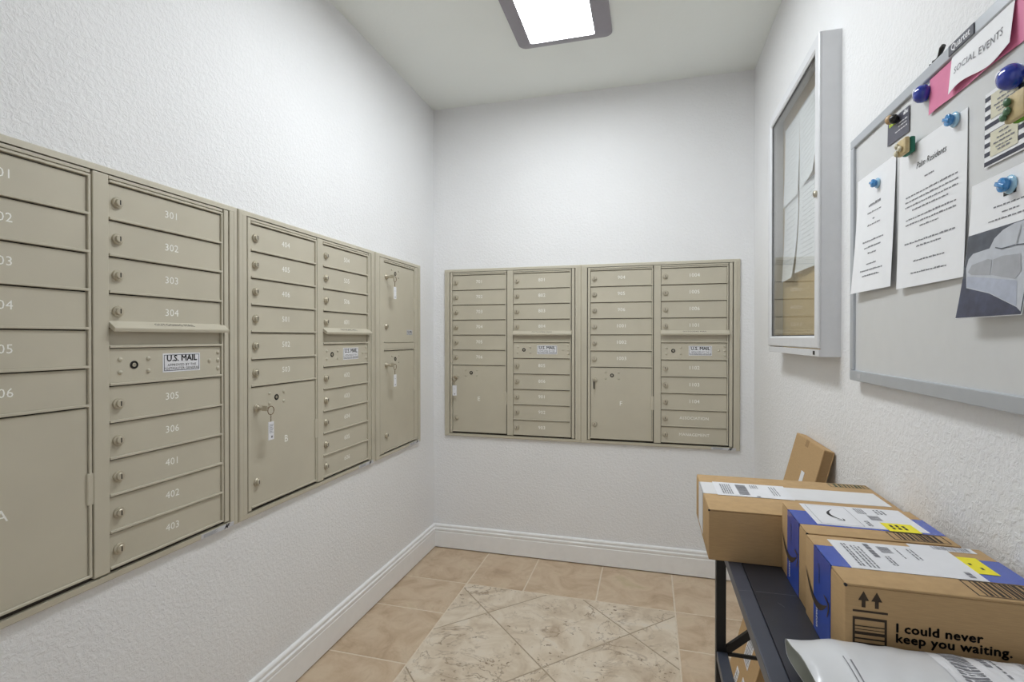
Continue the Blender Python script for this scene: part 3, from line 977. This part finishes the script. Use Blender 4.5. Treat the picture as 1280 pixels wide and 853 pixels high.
navy_magnet('dark blue glossy magnet at the end of the pink strip', 0.349, 0.548, 0.0, 1.0)
navy_magnet('dark blue glossy magnet at the top of the striped flyer', 0.588, 0.460, 0.0015, 1.1)
bp = thing('bead_magnet', 'tan and black bead magnet holding the dark business card', 'magnet', on_board(0.233, 0.549, 0.0016), RR)
def blob(r, fl=0.85):
    return [(r * math.sin(PI * i / 8) + 0.0001, r * fl * (1 - math.cos(PI * i / 8))) for i in range(9)]
ob('bead', MB().lathe(blob(0.0095), seg=16).mesh('bead', 'bead_tan', smooth=1.2), bp, (-0.010, 0, 0.004))
ob('bead', MB().lathe(blob(0.0095), seg=16).mesh('bead', 'bead_black', smooth=1.2), bp, (0.009, 0, -0.002))
def wood_magnet(label, u, v, n, felt, bead, spots, w=0.034, h=0.030):
    root = thing('wooden_magnet', label, 'magnet', on_board(u, v, n), RR, 'wooden block magnets')
    ob('felt_back', MB().w(-w / 2, w / 2, -h / 2, h / 2, 0, 0.009, 0.003, 2).mesh('felt_back', felt, smooth=0.6), root)
    ob('wood_face', MB().w(-w / 2, w / 2, -h / 2, h / 2, 0.009, 0.018, 0.003, 2).mesh('wood_face', 'wood_light', smooth=0.6), root)
    me = MB().lathe(blob(0.0058, 0.6), seg=14).mesh('bead', bead, smooth=1.2)
    for a, c in spots:
        ob('bead', me, root, (a, -0.0178, c))
wood_magnet('wooden magnet with teal back and cream beads on the Palm Residents letter', 0.306, 0.468, 0.0062, 'felt_teal', 'bead_cream', [(-0.010, -0.009), (-0.008, 0.004), (0.004, -0.004)])
wood_magnet('wooden magnet with lime green back and green beads on the striped flyer', 0.612, 0.411, 0.004, 'felt_lime', 'bead_jade', [(-0.006, 0.008), (-0.006, -0.004), (-0.0135, -0.009)], 0.038, 0.036)
b = MB()
pts = [(0.0, -0.008, 0.0016), (0.006, -0.010, 0.0034), (0.011, -0.009, 0.0016), (0.017, -0.010, 0.0038), (0.024, -0.009, 0.003), (0.032, -0.009, 0.0034), (0.039, -0.010, 0.0068), (0.044, -0.010, 0.0125), (0.049, -0.010, 0.0145)]
pts = [(p[0], p[1] - 0.008, p[2]) for p in pts]
b.tube(pts, [0.0014, 0.0018, 0.0014, 0.0022, 0.0018, 0.0026, 0.0034, 0.0042, 0.0034], 10)
tag(ob('hook', b.mesh('hook', 'bead_black', smooth=1.0), None, (W, BY - 0.354, BZ + BH), RR), 'small black hook lying on top of the whiteboard frame', 'hook')

# ------------------------------------------------------------------ table
TX0, TX1, TY0, TY1, TZ = 1.377, 1.720, -2.42, -1.438, 0.769
tb = thing('console_table', 'narrow black console table along the right wall carrying the parcels', 'table', (TX0, TY0, 0))
lx, ly = TX1 - TX0, TY1 - TY0
ob('top_panel', MB().box(0.0265, lx, 0.0, ly, TZ - 0.018, TZ, 0.001).mesh('top_panel', 'table_black'), tb)
ob('top_rim', MB().box(0.0, 0.0255, 0.0, ly, TZ - 0.022, TZ + 0.0006, 0.0016, 2).mesh('top_rim', 'table_rim'), tb)
sc = MB()
for x0, y0, x1, y1, t in ((0.002, 0.656, 0.024, 0.659, 0.0012), (0.030, 0.6595, 0.096, 0.661, 0.0011), (0.058, 0.628, 0.066, 0.614, 0.0008)):
    dx, dy = x1 - x0, y1 - y0
    L = math.hypot(dx, dy)
    nx, ny = -dy / L * t, dx / L * t
    z = TZ + 0.0009
    sc.poly([(x0, y0, z), (x1, y1, z), (x1 + nx, y1 + ny, z), (x0 + nx, y0 + ny, z)])
ob('scratch_mark', sc.mesh('scratch_mark', 'scratch'), tb)
LGW = 0.022
for x in (0.0, lx - LGW):
    for y in (0.0, ly - LGW):
        ob('leg', MB().box(x, x + LGW, y, y + LGW, 0, TZ - 0.0222, 0.0012).mesh('leg', 'leg_black'), tb)
RZ = 0.478
for x in (0.0, lx - 0.026):
    ob('shelf_rail', MB().box(x + 0.001, x + 0.025, LGW, ly - LGW, RZ - 0.022, RZ, 0.0012).mesh('shelf_rail', 'table_rim'), tb)
for y in (0.002, ly - LGW + 0.002):
    ob('shelf_bar', MB().box(LGW, lx - LGW, y, y + 0.007, RZ - 0.010, RZ - 0.002, 0.001).mesh('shelf_bar', 'leg_black'), tb)
for y in (0.004, ly - LGW + 0.004):
    b = MB()
    x0, z0, x1, z1, t = LGW - 0.004, RZ - 0.004, lx - LGW, TZ - 0.024, 0.0085
    dx, dz = x1 - x0, z1 - z0
    L = math.hypot(dx, dz)
    nx, nz = -dz / L * t, dx / L * t
    b.prism([(x0 - nx, y, z0 - nz), (x1 - nx, y, z1 - nz), (x1 + nx, y, z1 + nz), (x0 + nx, y, z0 + nz)], (0, 0.010, 0))
    ob('brace', b.mesh('brace', 'leg_black'), tb)

# ------------------------------------------------------------------ cartons
def carton(label, loc, rz, lx, ly, lz, mat='cardboard'):
    """closed carton: walls, two top flaps meeting along x; origin at far left bottom corner, box runs to +x and -y"""
    root = thing('parcel_box', label, 'parcel', loc, rz, 'cardboard parcels on the table')
    ob('body', MB().box(0, lx, -ly, 0, 0, lz - 0.003, 0.0028, 2).mesh('body', mat, smooth=0.7), root)
    for y0, y1 in ((-ly, -ly / 2 - 0.0008), (-ly / 2 + 0.0008, 0)):
        ob('flap', MB().box(0.0008, lx - 0.0008, y0 + 0.0006, y1 - 0.0006, lz - 0.0032, lz, 0.0012, 2).mesh('flap', mat, smooth=0.7), root)
    hole = cached('hole', lambda: MB().lathe([(0.0020, -0.002), (0.0020, 0.0010), (0.0001, 0.0010)], seg=10).mesh('corner_hole', 'dark_hole'))
    for p in ((0.001, -ly, lz - 0.002), (0.001, -ly / 2 + 0.0, lz - 0.0022)):
        ob('corner_hole', hole, root, p)
    return root
def flat(me_fn, name, parent, mats, loc=(0, 0, 0), rot=None):
    b = MB()
    me_fn(b)
    o = ob(name, b.mesh(name, mats), parent, loc, rot=rot)
    if 'print' in name:
        o['kind'] = 'stuff'
    return o
def barcode(b, x0, x1, y0, y1, z, along='x', mi=0, n=26, seed=1, fill=0.5):
    r = random.Random(seed)
    L = (x1 - x0) if along == 'x' else (y1 - y0)
    p = 0.0
    while p < L - 1e-4:
        t = L / n * r.uniform(0.35, 1.5) * fill * 1.4
        t = min(t, L - p)
        if along == 'x':
            b.poly([(x0 + p, y0, z), (x0 + p + t, y0, z), (x0 + p + t, y1, z), (x0 + p, y1, z)], mi)
        else:
            b.poly([(x0, y0 + p, z), (x1, y0 + p, z), (x1, y0 + p + t, z), (x0, y0 + p + t, z)], mi)
        p += t + L / n * r.uniform(0.35, 1.4) * (1 - fill) * 1.4
def outline(b, x0, x1, y0, y1, z, t, mi=0):
    for a in ((x0, x1, y0, y0 + t), (x0, x1, y1 - t, y1), (x0, x0 + t, y0 + t, y1 - t), (x1 - t, x1, y0 + t, y1 - t)):
        b.poly([(a[0], a[2], z), (a[1], a[2], z), (a[1], a[3], z), (a[0], a[3], z)], mi)
def bars(b, x0, x1, y0, y1, z, rows, vert=True, seed=3, th=0.55):
    """tiny unreadable print: broken strokes in columns (vert) or rows"""
    r = random.Random(seed)
    for i in range(rows):
        if vert:
            a = x0 + (x1 - x0) * i / rows
            t = (x1 - x0) / rows * th
            p = y0
            while p < y1 - 0.001:
                L = min(r.uniform(0.003, 0.012), y1 - p)
                b.poly([(a, p, z), (a + t, p, z), (a + t, p + L, z), (a, p + L, z)])
                p += L + r.uniform(0.001, 0.003)
        else:
            a = y0 + (y1 - y0) * i / rows
            t = (y1 - y0) / rows * th
            p = x0
            while p < x1 - 0.001:
                L = min(r.uniform(0.003, 0.012), x1 - p)
                b.poly([(p, a, z), (p + L, a, z), (p + L, a + t, z), (p, a + t, z)])
                p += L + r.uniform(0.001, 0.003)
def top_text(parent, body, size, mat, loc, rz=0.0, **kw):
    b = text_bm(body, size, **kw)
    me = bpy.data.meshes.new('lettering')
    b.to_mesh(me); b.free()
    me.materials.append(MAT[mat])
    return ob('lettering', me, parent, loc, rz)
def smile(s):
    """curved smile with arrow tip, drawn in a plane (a right, c up), width s"""
    up, lo = [], []
    for i in range(15):
        t = i / 14
        a = -0.5 + t * 0.92
        y = -0.22 * (1 - (2 * t - 1) ** 2)
        th = 0.014 + 0.085 * math.sin(PI * min(1, t * 1.02)) ** 0.8 * (0.4 + 0.6 * t)
        up.append((a * s, (y + th * 0.4) * s)); lo.append((a * s, (y - th) * s))
    body = up + lo[::-1]
    tip = [(0.26 * s, 0.05 * s), (0.38 * s, 0.085 * s), (0.50 * s, 0.07 * s), (0.505 * s, -0.03 * s), (0.45 * s, -0.15 * s), (0.43 * s, -0.14 * s), (0.465 * s, -0.03 * s), (0.455 * s, 0.035 * s), (0.38 * s, 0.045 * s)]
    return body, tip

# box with white tape, lying across the table end
B1 = dict(loc=(1.340, -1.365, TZ), lx=0.380, ly=0.277, lz=0.104)
r1 = carton('long brown carton with a white tape band and shipping label, farthest on the table', B1['loc'], 0.0, B1['lx'], B1['ly'], B1['lz'])
flat(lambda b: (b.box(-0.0005, B1['lx'] - 0.012, -0.166, -0.073, 0.1038, 0.1047), b.box(-0.0009, 0.0006, -0.166, -0.073, 0.012, 0.1047)), 'tape', r1, 'tape_white')
lb1 = flat(lambda b: b.box(0.030, 0.186, -0.172, -0.067, 0.1046, 0.1053), 'shipping_label', r1, 'label_white')
def f(b):
    z = 0.1057
    bars(b, 0.044, 0.068, -0.160, -0.082, z, 5, True, 5)
    barcode(b, 0.078, 0.100, -0.160, -0.080, z, 'y', 0, 26, 4)
    bars(b, 0.110, 0.128, -0.104, -0.078, z, 4, True, 8)
    bars(b, 0.150, 0.166, -0.150, -0.084, z, 3, True, 9, 0.4)
    b.poly([(0.112, -0.170, z), (0.119, -0.170, z), (0.119, -0.163, z), (0.112, -0.163, z)])
flat(f, 'label_print', lb1, 'ink_soft')
def f(b):
    outline(b, 0.296, 0.376, -0.036, -0.006, B1['lz'] + 0.0003, 0.002)
    barcode(b, 0.306, 0.368, -0.033, -0.009, B1['lz'] + 0.0003, 'x', 0, 11, 6, 0.6)
flat(f, 'printed_barcode', r1, 'print_green')

def blue_box(label, loc, rz, lx, ly, lz, kind):
    r = carton(label, loc, rz, lx, ly, lz)
    t0, t1 = -0.121, -0.046
    flat(lambda b: (b.box(-0.0005, lx - 0.001, t0, t1, lz - 0.0004, lz + 0.0004), b.box(-0.0009, 0.0006, t0, t1, 0.002, lz + 0.0004)), 'tape', r, 'tape_blue')
    # print on the left face: a = distance towards the viewer's right (-y), c = up
    def left(name, polys, mat, a, c, rot=0.0):
        b = MB()
        ca, sa = math.cos(rot), math.sin(rot)
        for pl in polys:
            b.poly([(-0.0014, -(a + p[0] * ca - p[1] * sa), c + p[0] * sa + p[1] * ca) for p in pl])
        return ob(name, b.mesh(name, mat, fix=False), r)
    body, tip = smile(0.112)
    left('smile_print', [body, tip], 'print_brown', 0.062, 0.074, -0.14)
    def left_text(body_, size, mat, a, c, **kw):
        bb = text_bm(body_, size, **kw)
        # reading upwards along z on the face that looks to -x
        for v in bb.verts:
            x, y = v.co.x, v.co.y
            v.co = Vector((-0.0013, -(a + y), c - x))
        me = bpy.data.meshes.new('lettering')
        bb.to_mesh(me); bb.free()
        me.materials.append(MAT[mat])
        ob('tape_lettering', me, r)
    left_text('amazon', 0.0125, 'label_white', 0.064, 0.031, bold=0.0002)
    left_text('prime', 0.0125, 'ink_blue', 0.074, 0.098)
    z = lz + 0.0003
    def g(b):
        outline(b, lx - 0.088, lx - 0.010, -ly + 0.006, t0 - 0.002, z, 0.0018)
        barcode(b, lx - 0.078, lx - 0.020, -ly + 0.009, t0 - 0.004, z, 'x', 0, 13, 21, 0.55)
    flat(g, 'printed_barcode', r, 'print_brown')
    Z = lz + 0.0010
    if kind == 'smile':
        la = flat(lambda b: b.box(0.030, 0.196, -0.115, 0.002 - 0.004, lz + 0.0003, lz + 0.0009), 'shipping_label', r, 'label_white')
        bo, ti = smile(0.06)
        def h(b):
            # the smile reads along -y on the label
            for pl in (bo, ti):
                b.poly([(0.066 + p[1] * 0.9 + 0.012, -0.058 - p[0], Z + 0.0003) for p in pl])
        flat(h, 'smile_mark', la, 'ink')
        def h(b):
            outline(b, 0.038, 0.104, -0.110, -0.008, Z + 0.0003, 0.0007)
            bars(b, 0.118, 0.134, -0.040, -0.010, Z + 0.0003, 4, True, 4)
            bars(b, 0.150, 0.168, -0.036, -0.010, Z + 0.0003, 3, True, 14)
            barcode(b, 0.128, 0.146, -0.072, -0.046, Z + 0.0003, 'y', 0, 16, 14)
            bars(b, 0.112, 0.120, -0.105, -0.078, Z + 0.0003, 2, True, 24, 0.8)
        flat(h, 'label_print', la, 'ink_soft')
        ye = flat(lambda b: b.box(0.136, 0.182, -0.122, -0.082, lz + 0.0010, lz + 0.0014), 'yellow_sticker', r, 'sticker_yellow')
        flat(lambda b: bars(b, 0.145, 0.172, -0.112, -0.090, lz + 0.0017, 3, True, 33, 0.5), 'sticker_print', ye, 'ink')
    else:
        la = flat(lambda b: b.box(0.026, 0.186, -0.122, -0.018, lz + 0.0003, lz + 0.0009), 'shipping_label', r, 'label_white')
        def h(b):
            z2 = Z + 0.0003
            bars(b, 0.040, 0.048, -0.112, -0.030, z2, 2, True, 41, 0.6)
            bars(b, 0.051, 0.066, -0.115, -0.036, z2, 3, True, 48, 0.45)
            bars(b, 0.072, 0.080, -0.075, -0.024, z2, 1, True, 42, 0.9)
            barcode(b, 0.088, 0.104, -0.055, -0.030, z2, 'y', 0, 18, 43)
            bars(b, 0.086, 0.094, -0.100, -0.068, z2, 2, True, 44)
            bars(b, 0.112, 0.118, -0.070, -0.030, z2, 1, True, 45, 0.3)
            bars(b, 0.128, 0.138, -0.070, -0.030, z2, 2, True, 46, 0.4)
            bars(b, 0.168, 0.176, -0.116, -0.098, z2, 1, True, 47, 0.9)
        flat(h, 'label_print', la, 'ink_soft')
        l2 = flat(lambda b: b.box(0.140, 0.224, -0.022, -0.004, lz + 0.0002, lz + 0.0008), 'small_label', r, 'label_white')
        flat(lambda b: barcode(b, 0.170, 0.218, -0.020, -0.006, lz + 0.0011, 'x', 0, 30, 51), 'label_print', l2, 'ink_soft')
        ye = flat(lambda b: b.box(0.186, 0.211, -0.098, -0.042, lz + 0.0006, lz + 0.0011), 'yellow_sticker', r, 'sticker_yellow')
        flat(lambda b: (bars(b, 0.190, 0.196, -0.070, -0.064, lz + 0.0014, 1, True, 60), bars(b, 0.198, 0.204, -0.084, -0.076, lz + 0.0014, 1, True, 61)), 'sticker_print', ye, 'ink')
    return r
BX2 = blue_box('brown carton with blue tape and smile logo label, middle of the three boxes', (1.475, -1.645, TZ), 0.0, 0.216, 0.164, 0.131, 'smile')
BX3 = blue_box('brown carton with blue tape printed I could never keep you waiting', (1.472, -1.814, TZ), 0.0, 0.238, 0.174, 0.131, 'plain')
# print on the front face of the nearest carton
yF = -0.174 - 0.0006
def f(b):
    def P(x, z):
        return (x, yF, z)
    for x in (0.0215, 0.0365):
        b.poly([P(x - 0.0022, 0.102), P(x + 0.0022, 0.102), P(x + 0.0022, 0.1115), P(x - 0.0022, 0.1115)])
        b.poly([P(x - 0.0062, 0.111), P(x + 0.0062, 0.111), P(x, 0.1235)])
    b.poly([P(0.009, 0.0955), P(0.049, 0.0955), P(0.049, 0.0982), P(0.009, 0.0982)])
    for a in ((0.009, 0.048, 0.0855, 0.089), (0.009, 0.0117, 0.045, 0.0855), (0.0453, 0.048, 0.045, 0.0855), (0.009, 0.048, 0.042, 0.045),
              (0.0117, 0.0453, 0.0765, 0.078), (0.0117, 0.0453, 0.0725, 0.0735), (0.0117, 0.0453, 0.066, 0.070), (0.0117, 0.0453, 0.060, 0.062), (0.0117, 0.0453, 0.052, 0.056)):
        b.poly([P(a[0], a[2]), P(a[1], a[2]), P(a[1], a[3]), P(a[0], a[3])])
flat(f, 'handling_print', BX3, 'print_brown')
for i, (txt, z) in enumerate((('I could never', 0.0800), ('keep you waiting.', 0.0668))):
    b = text_bm(txt, 0.0160, align='LEFT', space=1.05, sx=1.04, fat=0.00055)
    b.transform(M_WALL)
    me = bpy.data.meshes.new('slogan_lettering')
    b.to_mesh(me); b.free()
    me.materials.append(MAT['ink'])
    ob('slogan_lettering', me, BX3, (0.0575, yF, z))

# tall thin carton leaning against the wall between table and corner, standing on the floor
slope = 0.256
th = math.atan(slope)
Hc, Wc, Tc = 0.931, 0.272, 0.028
lc = thing('flat_carton', 'tall flat cardboard carton leaning against the wall behind the table', 'parcel', (1.694 - 0.9025 * slope, -0.879, 0.0), 0, rot=(0, th, 0))
# local: x = depth (front face at x = 0), y = along wall (0 .. -Wc), z = up the slant; lowest edge is the back edge, so lift it
lc.location.z = Tc * math.sin(th) + 0.0005
lc.location.x += Tc * math.sin(th) * slope
ob('body', MB().box(0.0015, Tc - 0.0015, -Wc + 0.002, -0.002, 0, Hc - 0.002, 0.0012).mesh('body', 'cardboard_dark'), lc)
ob('front_panel', MB().box(0, 0.003, -Wc, 0, 0, Hc, 0.0012).mesh('front_panel', 'cardboard'), lc)
ob('back_panel', MB().box(Tc - 0.003, Tc, -Wc, 0, 0, Hc, 0.0012).mesh('back_panel', 'cardboard'), lc)
ob('top_flap', MB().box(0.0005, Tc - 0.0005, -Wc + 0.001, -0.001, Hc - 0.004, Hc + 0.001, 0.0012).mesh('top_flap', 'cardboard'), lc)
ob('flap_tab', MB().box(-0.0008, 0.002, -0.14, -0.112, Hc - 0.022, Hc, 0.0006).mesh('flap_tab', 'cardboard_dark'), lc)
for i, (y0, y1, z0, z1) in enumerate(((-0.185, -0.115, 0.20, 0.31), (-0.215, -0.165, 0.06, 0.165), (-0.12, -0.085, 0.06, 0.15), (-0.175, -0.145, 0.72, 0.838))):
    o = ob('shipping_label', MB().box(-0.0008, 0.0005, y0, y1, z0, z1).mesh('shipping_label', 'label_white'), lc)
    if i < 3:
        b = MB()
        r = random.Random(i)
        z = z0 + 0.006
        while z < z1 - 0.01:
            t = r.uniform(0.002, 0.005)
            b.poly([(-0.0012, y0 + 0.006, z), (-0.0012, y1 - 0.006, z), (-0.0012, y1 - 0.006, z + t), (-0.0012, y0 + 0.006, z + t)])
            z += t + r.uniform(0.002, 0.006)
        ob('label_print', b.mesh('label_print', 'ink_soft'), o)['kind'] = 'stuff'

# white poly mailer in front of the boxes: soft pillow with an open folded end
ml = thing('poly_mailer', 'white plastic mailing bag with shipping label at the near end of the table', 'parcel', (1.412, -1.985, TZ))
ML, MWD = 0.300, 0.235
def mtop(s, a):
    """cross-section of the bag: s along x 0..1, a angle round the section -> local point"""
    e = min(1.0, s / 0.14)
    e = e * e * (3 - 2 * e)
    f_ = min(1.0, (1 - s) / 0.12) ** 0.5
    hy = MWD / 2 * (0.66 + 0.34 * e)
    hz = (0.0235 + 0.0095 * e) * (0.35 + 0.65 * f_)
    c, sn = math.cos(a), math.sin(a)
    y = math.copysign(abs(c) ** 0.75, c) * hy
    z = math.copysign(abs(sn) ** 0.62, sn) * hz
    # belly sits flat; back edge (y > 0) rides a little higher
    x = s * ML + 0.010 * (1 - e) * (0.6 - sn) * 0.8 - 0.012 * (1 - e) * c
    yc = -0.006 - hy + 0.016 * (1 - e)
    wr = 0.0016 * math.sin(31 * s + 5 * a) * (0.4 + 0.6 * (1 - e)) + 0.0011 * math.sin(57 * s - 9 * c + 2)
    zz = hz + z + (0.006 + 0.007 * e) * (1 + c) * 0.5 * (1 if sn > 0 else 0) * sn
    return Vector((x, yc + y, max(0.0012, zz + wr * max(0, sn) + 0.0012)))
b = MB()
NS, NA = 40, 56
g = [[b.bm.verts.new(mtop(i / NS, 2 * PI * j / NA)) for j in range(NA)] for i in range(NS + 1)]
for i in range(NS):
    for j in range(NA):
        b.bm.faces.new((g[i][j], g[i][(j + 1) % NA], g[i + 1][(j + 1) % NA], g[i + 1][j]))
b.bm.faces.new(g[-1])
bmesh.ops.recalc_face_normals(b.bm, faces=b.bm.faces[:])
ob('bag', b.mesh('bag', 'poly_white', smooth=1.2, fix=False), ml)
# inner wall of the open end
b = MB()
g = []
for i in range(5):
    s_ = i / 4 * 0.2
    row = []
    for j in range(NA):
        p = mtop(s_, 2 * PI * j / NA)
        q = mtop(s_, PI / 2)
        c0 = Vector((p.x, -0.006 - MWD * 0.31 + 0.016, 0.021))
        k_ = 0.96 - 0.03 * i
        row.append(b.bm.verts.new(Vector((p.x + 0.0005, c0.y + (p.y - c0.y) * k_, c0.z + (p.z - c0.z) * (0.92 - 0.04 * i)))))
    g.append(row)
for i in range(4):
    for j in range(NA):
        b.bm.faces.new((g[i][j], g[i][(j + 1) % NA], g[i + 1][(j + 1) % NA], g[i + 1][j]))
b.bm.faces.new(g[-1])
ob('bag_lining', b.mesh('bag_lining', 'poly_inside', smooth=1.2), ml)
def on_bag(name, cells, mat, lift):
    """cells: (s0, s1, y0, y1) patches on the bag's upper side, y as angle fraction 0 (back) .. 1 (front)"""
    b = MB()
    for s0, s1, a0, a1 in cells:
        ns, na = max(1, int((s1 - s0) * 40)), max(1, int((a1 - a0) * 26))
        g = []
        for i in range(ns + 1):
            row = []
            for j in range(na + 1):
                s_, a_ = s0 + (s1 - s0) * i / ns, PI * (a0 + (a1 - a0) * j / na)
                p = mtop(s_, a_)
                e1 = mtop(s_ + 0.004, a_) - p
                e2 = mtop(s_, a_ + 0.02) - p
                n_ = e1.cross(e2).normalized()
                if n_.z < 0:
                    n_ = -n_
                row.append(b.bm.verts.new(p + n_ * lift))
            g.append(row)
        for i in range(ns):
            for j in range(na):
                b.bm.faces.new((g[i][j], g[i][j + 1], g[i + 1][j + 1], g[i + 1][j]))
    o = ob(name, b.mesh(name, mat, fix=False), ml)
    if 'print' in name:
        o['kind'] = 'stuff'
    return o
on_bag('shipping_label', [(0.46, 0.985, 0.06, 0.94)], 'label_white', 0.0006)
r = random.Random(77)
cells = []
a = 0.10
while a < 0.86:
    t = r.uniform(0.004, 0.016)
    cells.append((0.50, 0.585, a, a + t))
    a += t + r.uniform(0.004, 0.010)
for s0, a0, a1, t in ((0.625, 0.10, 0.34, 0.022), (0.665, 0.10, 0.40, 0.010), (0.69, 0.42, 0.60, 0.012), (0.86, 0.1, 0.5, 0.008), (0.90, 0.1, 0.45, 0.008), (0.94, 0.1, 0.55, 0.008)):
    a = a0
    while a < a1:
        L = r.uniform(0.012, 0.035)
        cells.append((s0, s0 + t, a, min(a1, a + L)))
        a += L + 0.010
a = 0.10
while a < 0.72:
    s_ = 0.755
    while s_ < 0.83:
        q = r.uniform(0.004, 0.016)
        if r.random() < 0.6:
            cells.append((s_, min(0.83, s_ + q), a, a + 0.009))
        s_ += q + 0.003
    a += 0.015
on_bag('label_print', cells, 'ink_soft', 0.0010)
on_bag('seam_print', [(0.118, 0.121, 0.40, 0.85), (0.132, 0.137, 0.42, 0.85)], 'ink_soft', 0.0006)
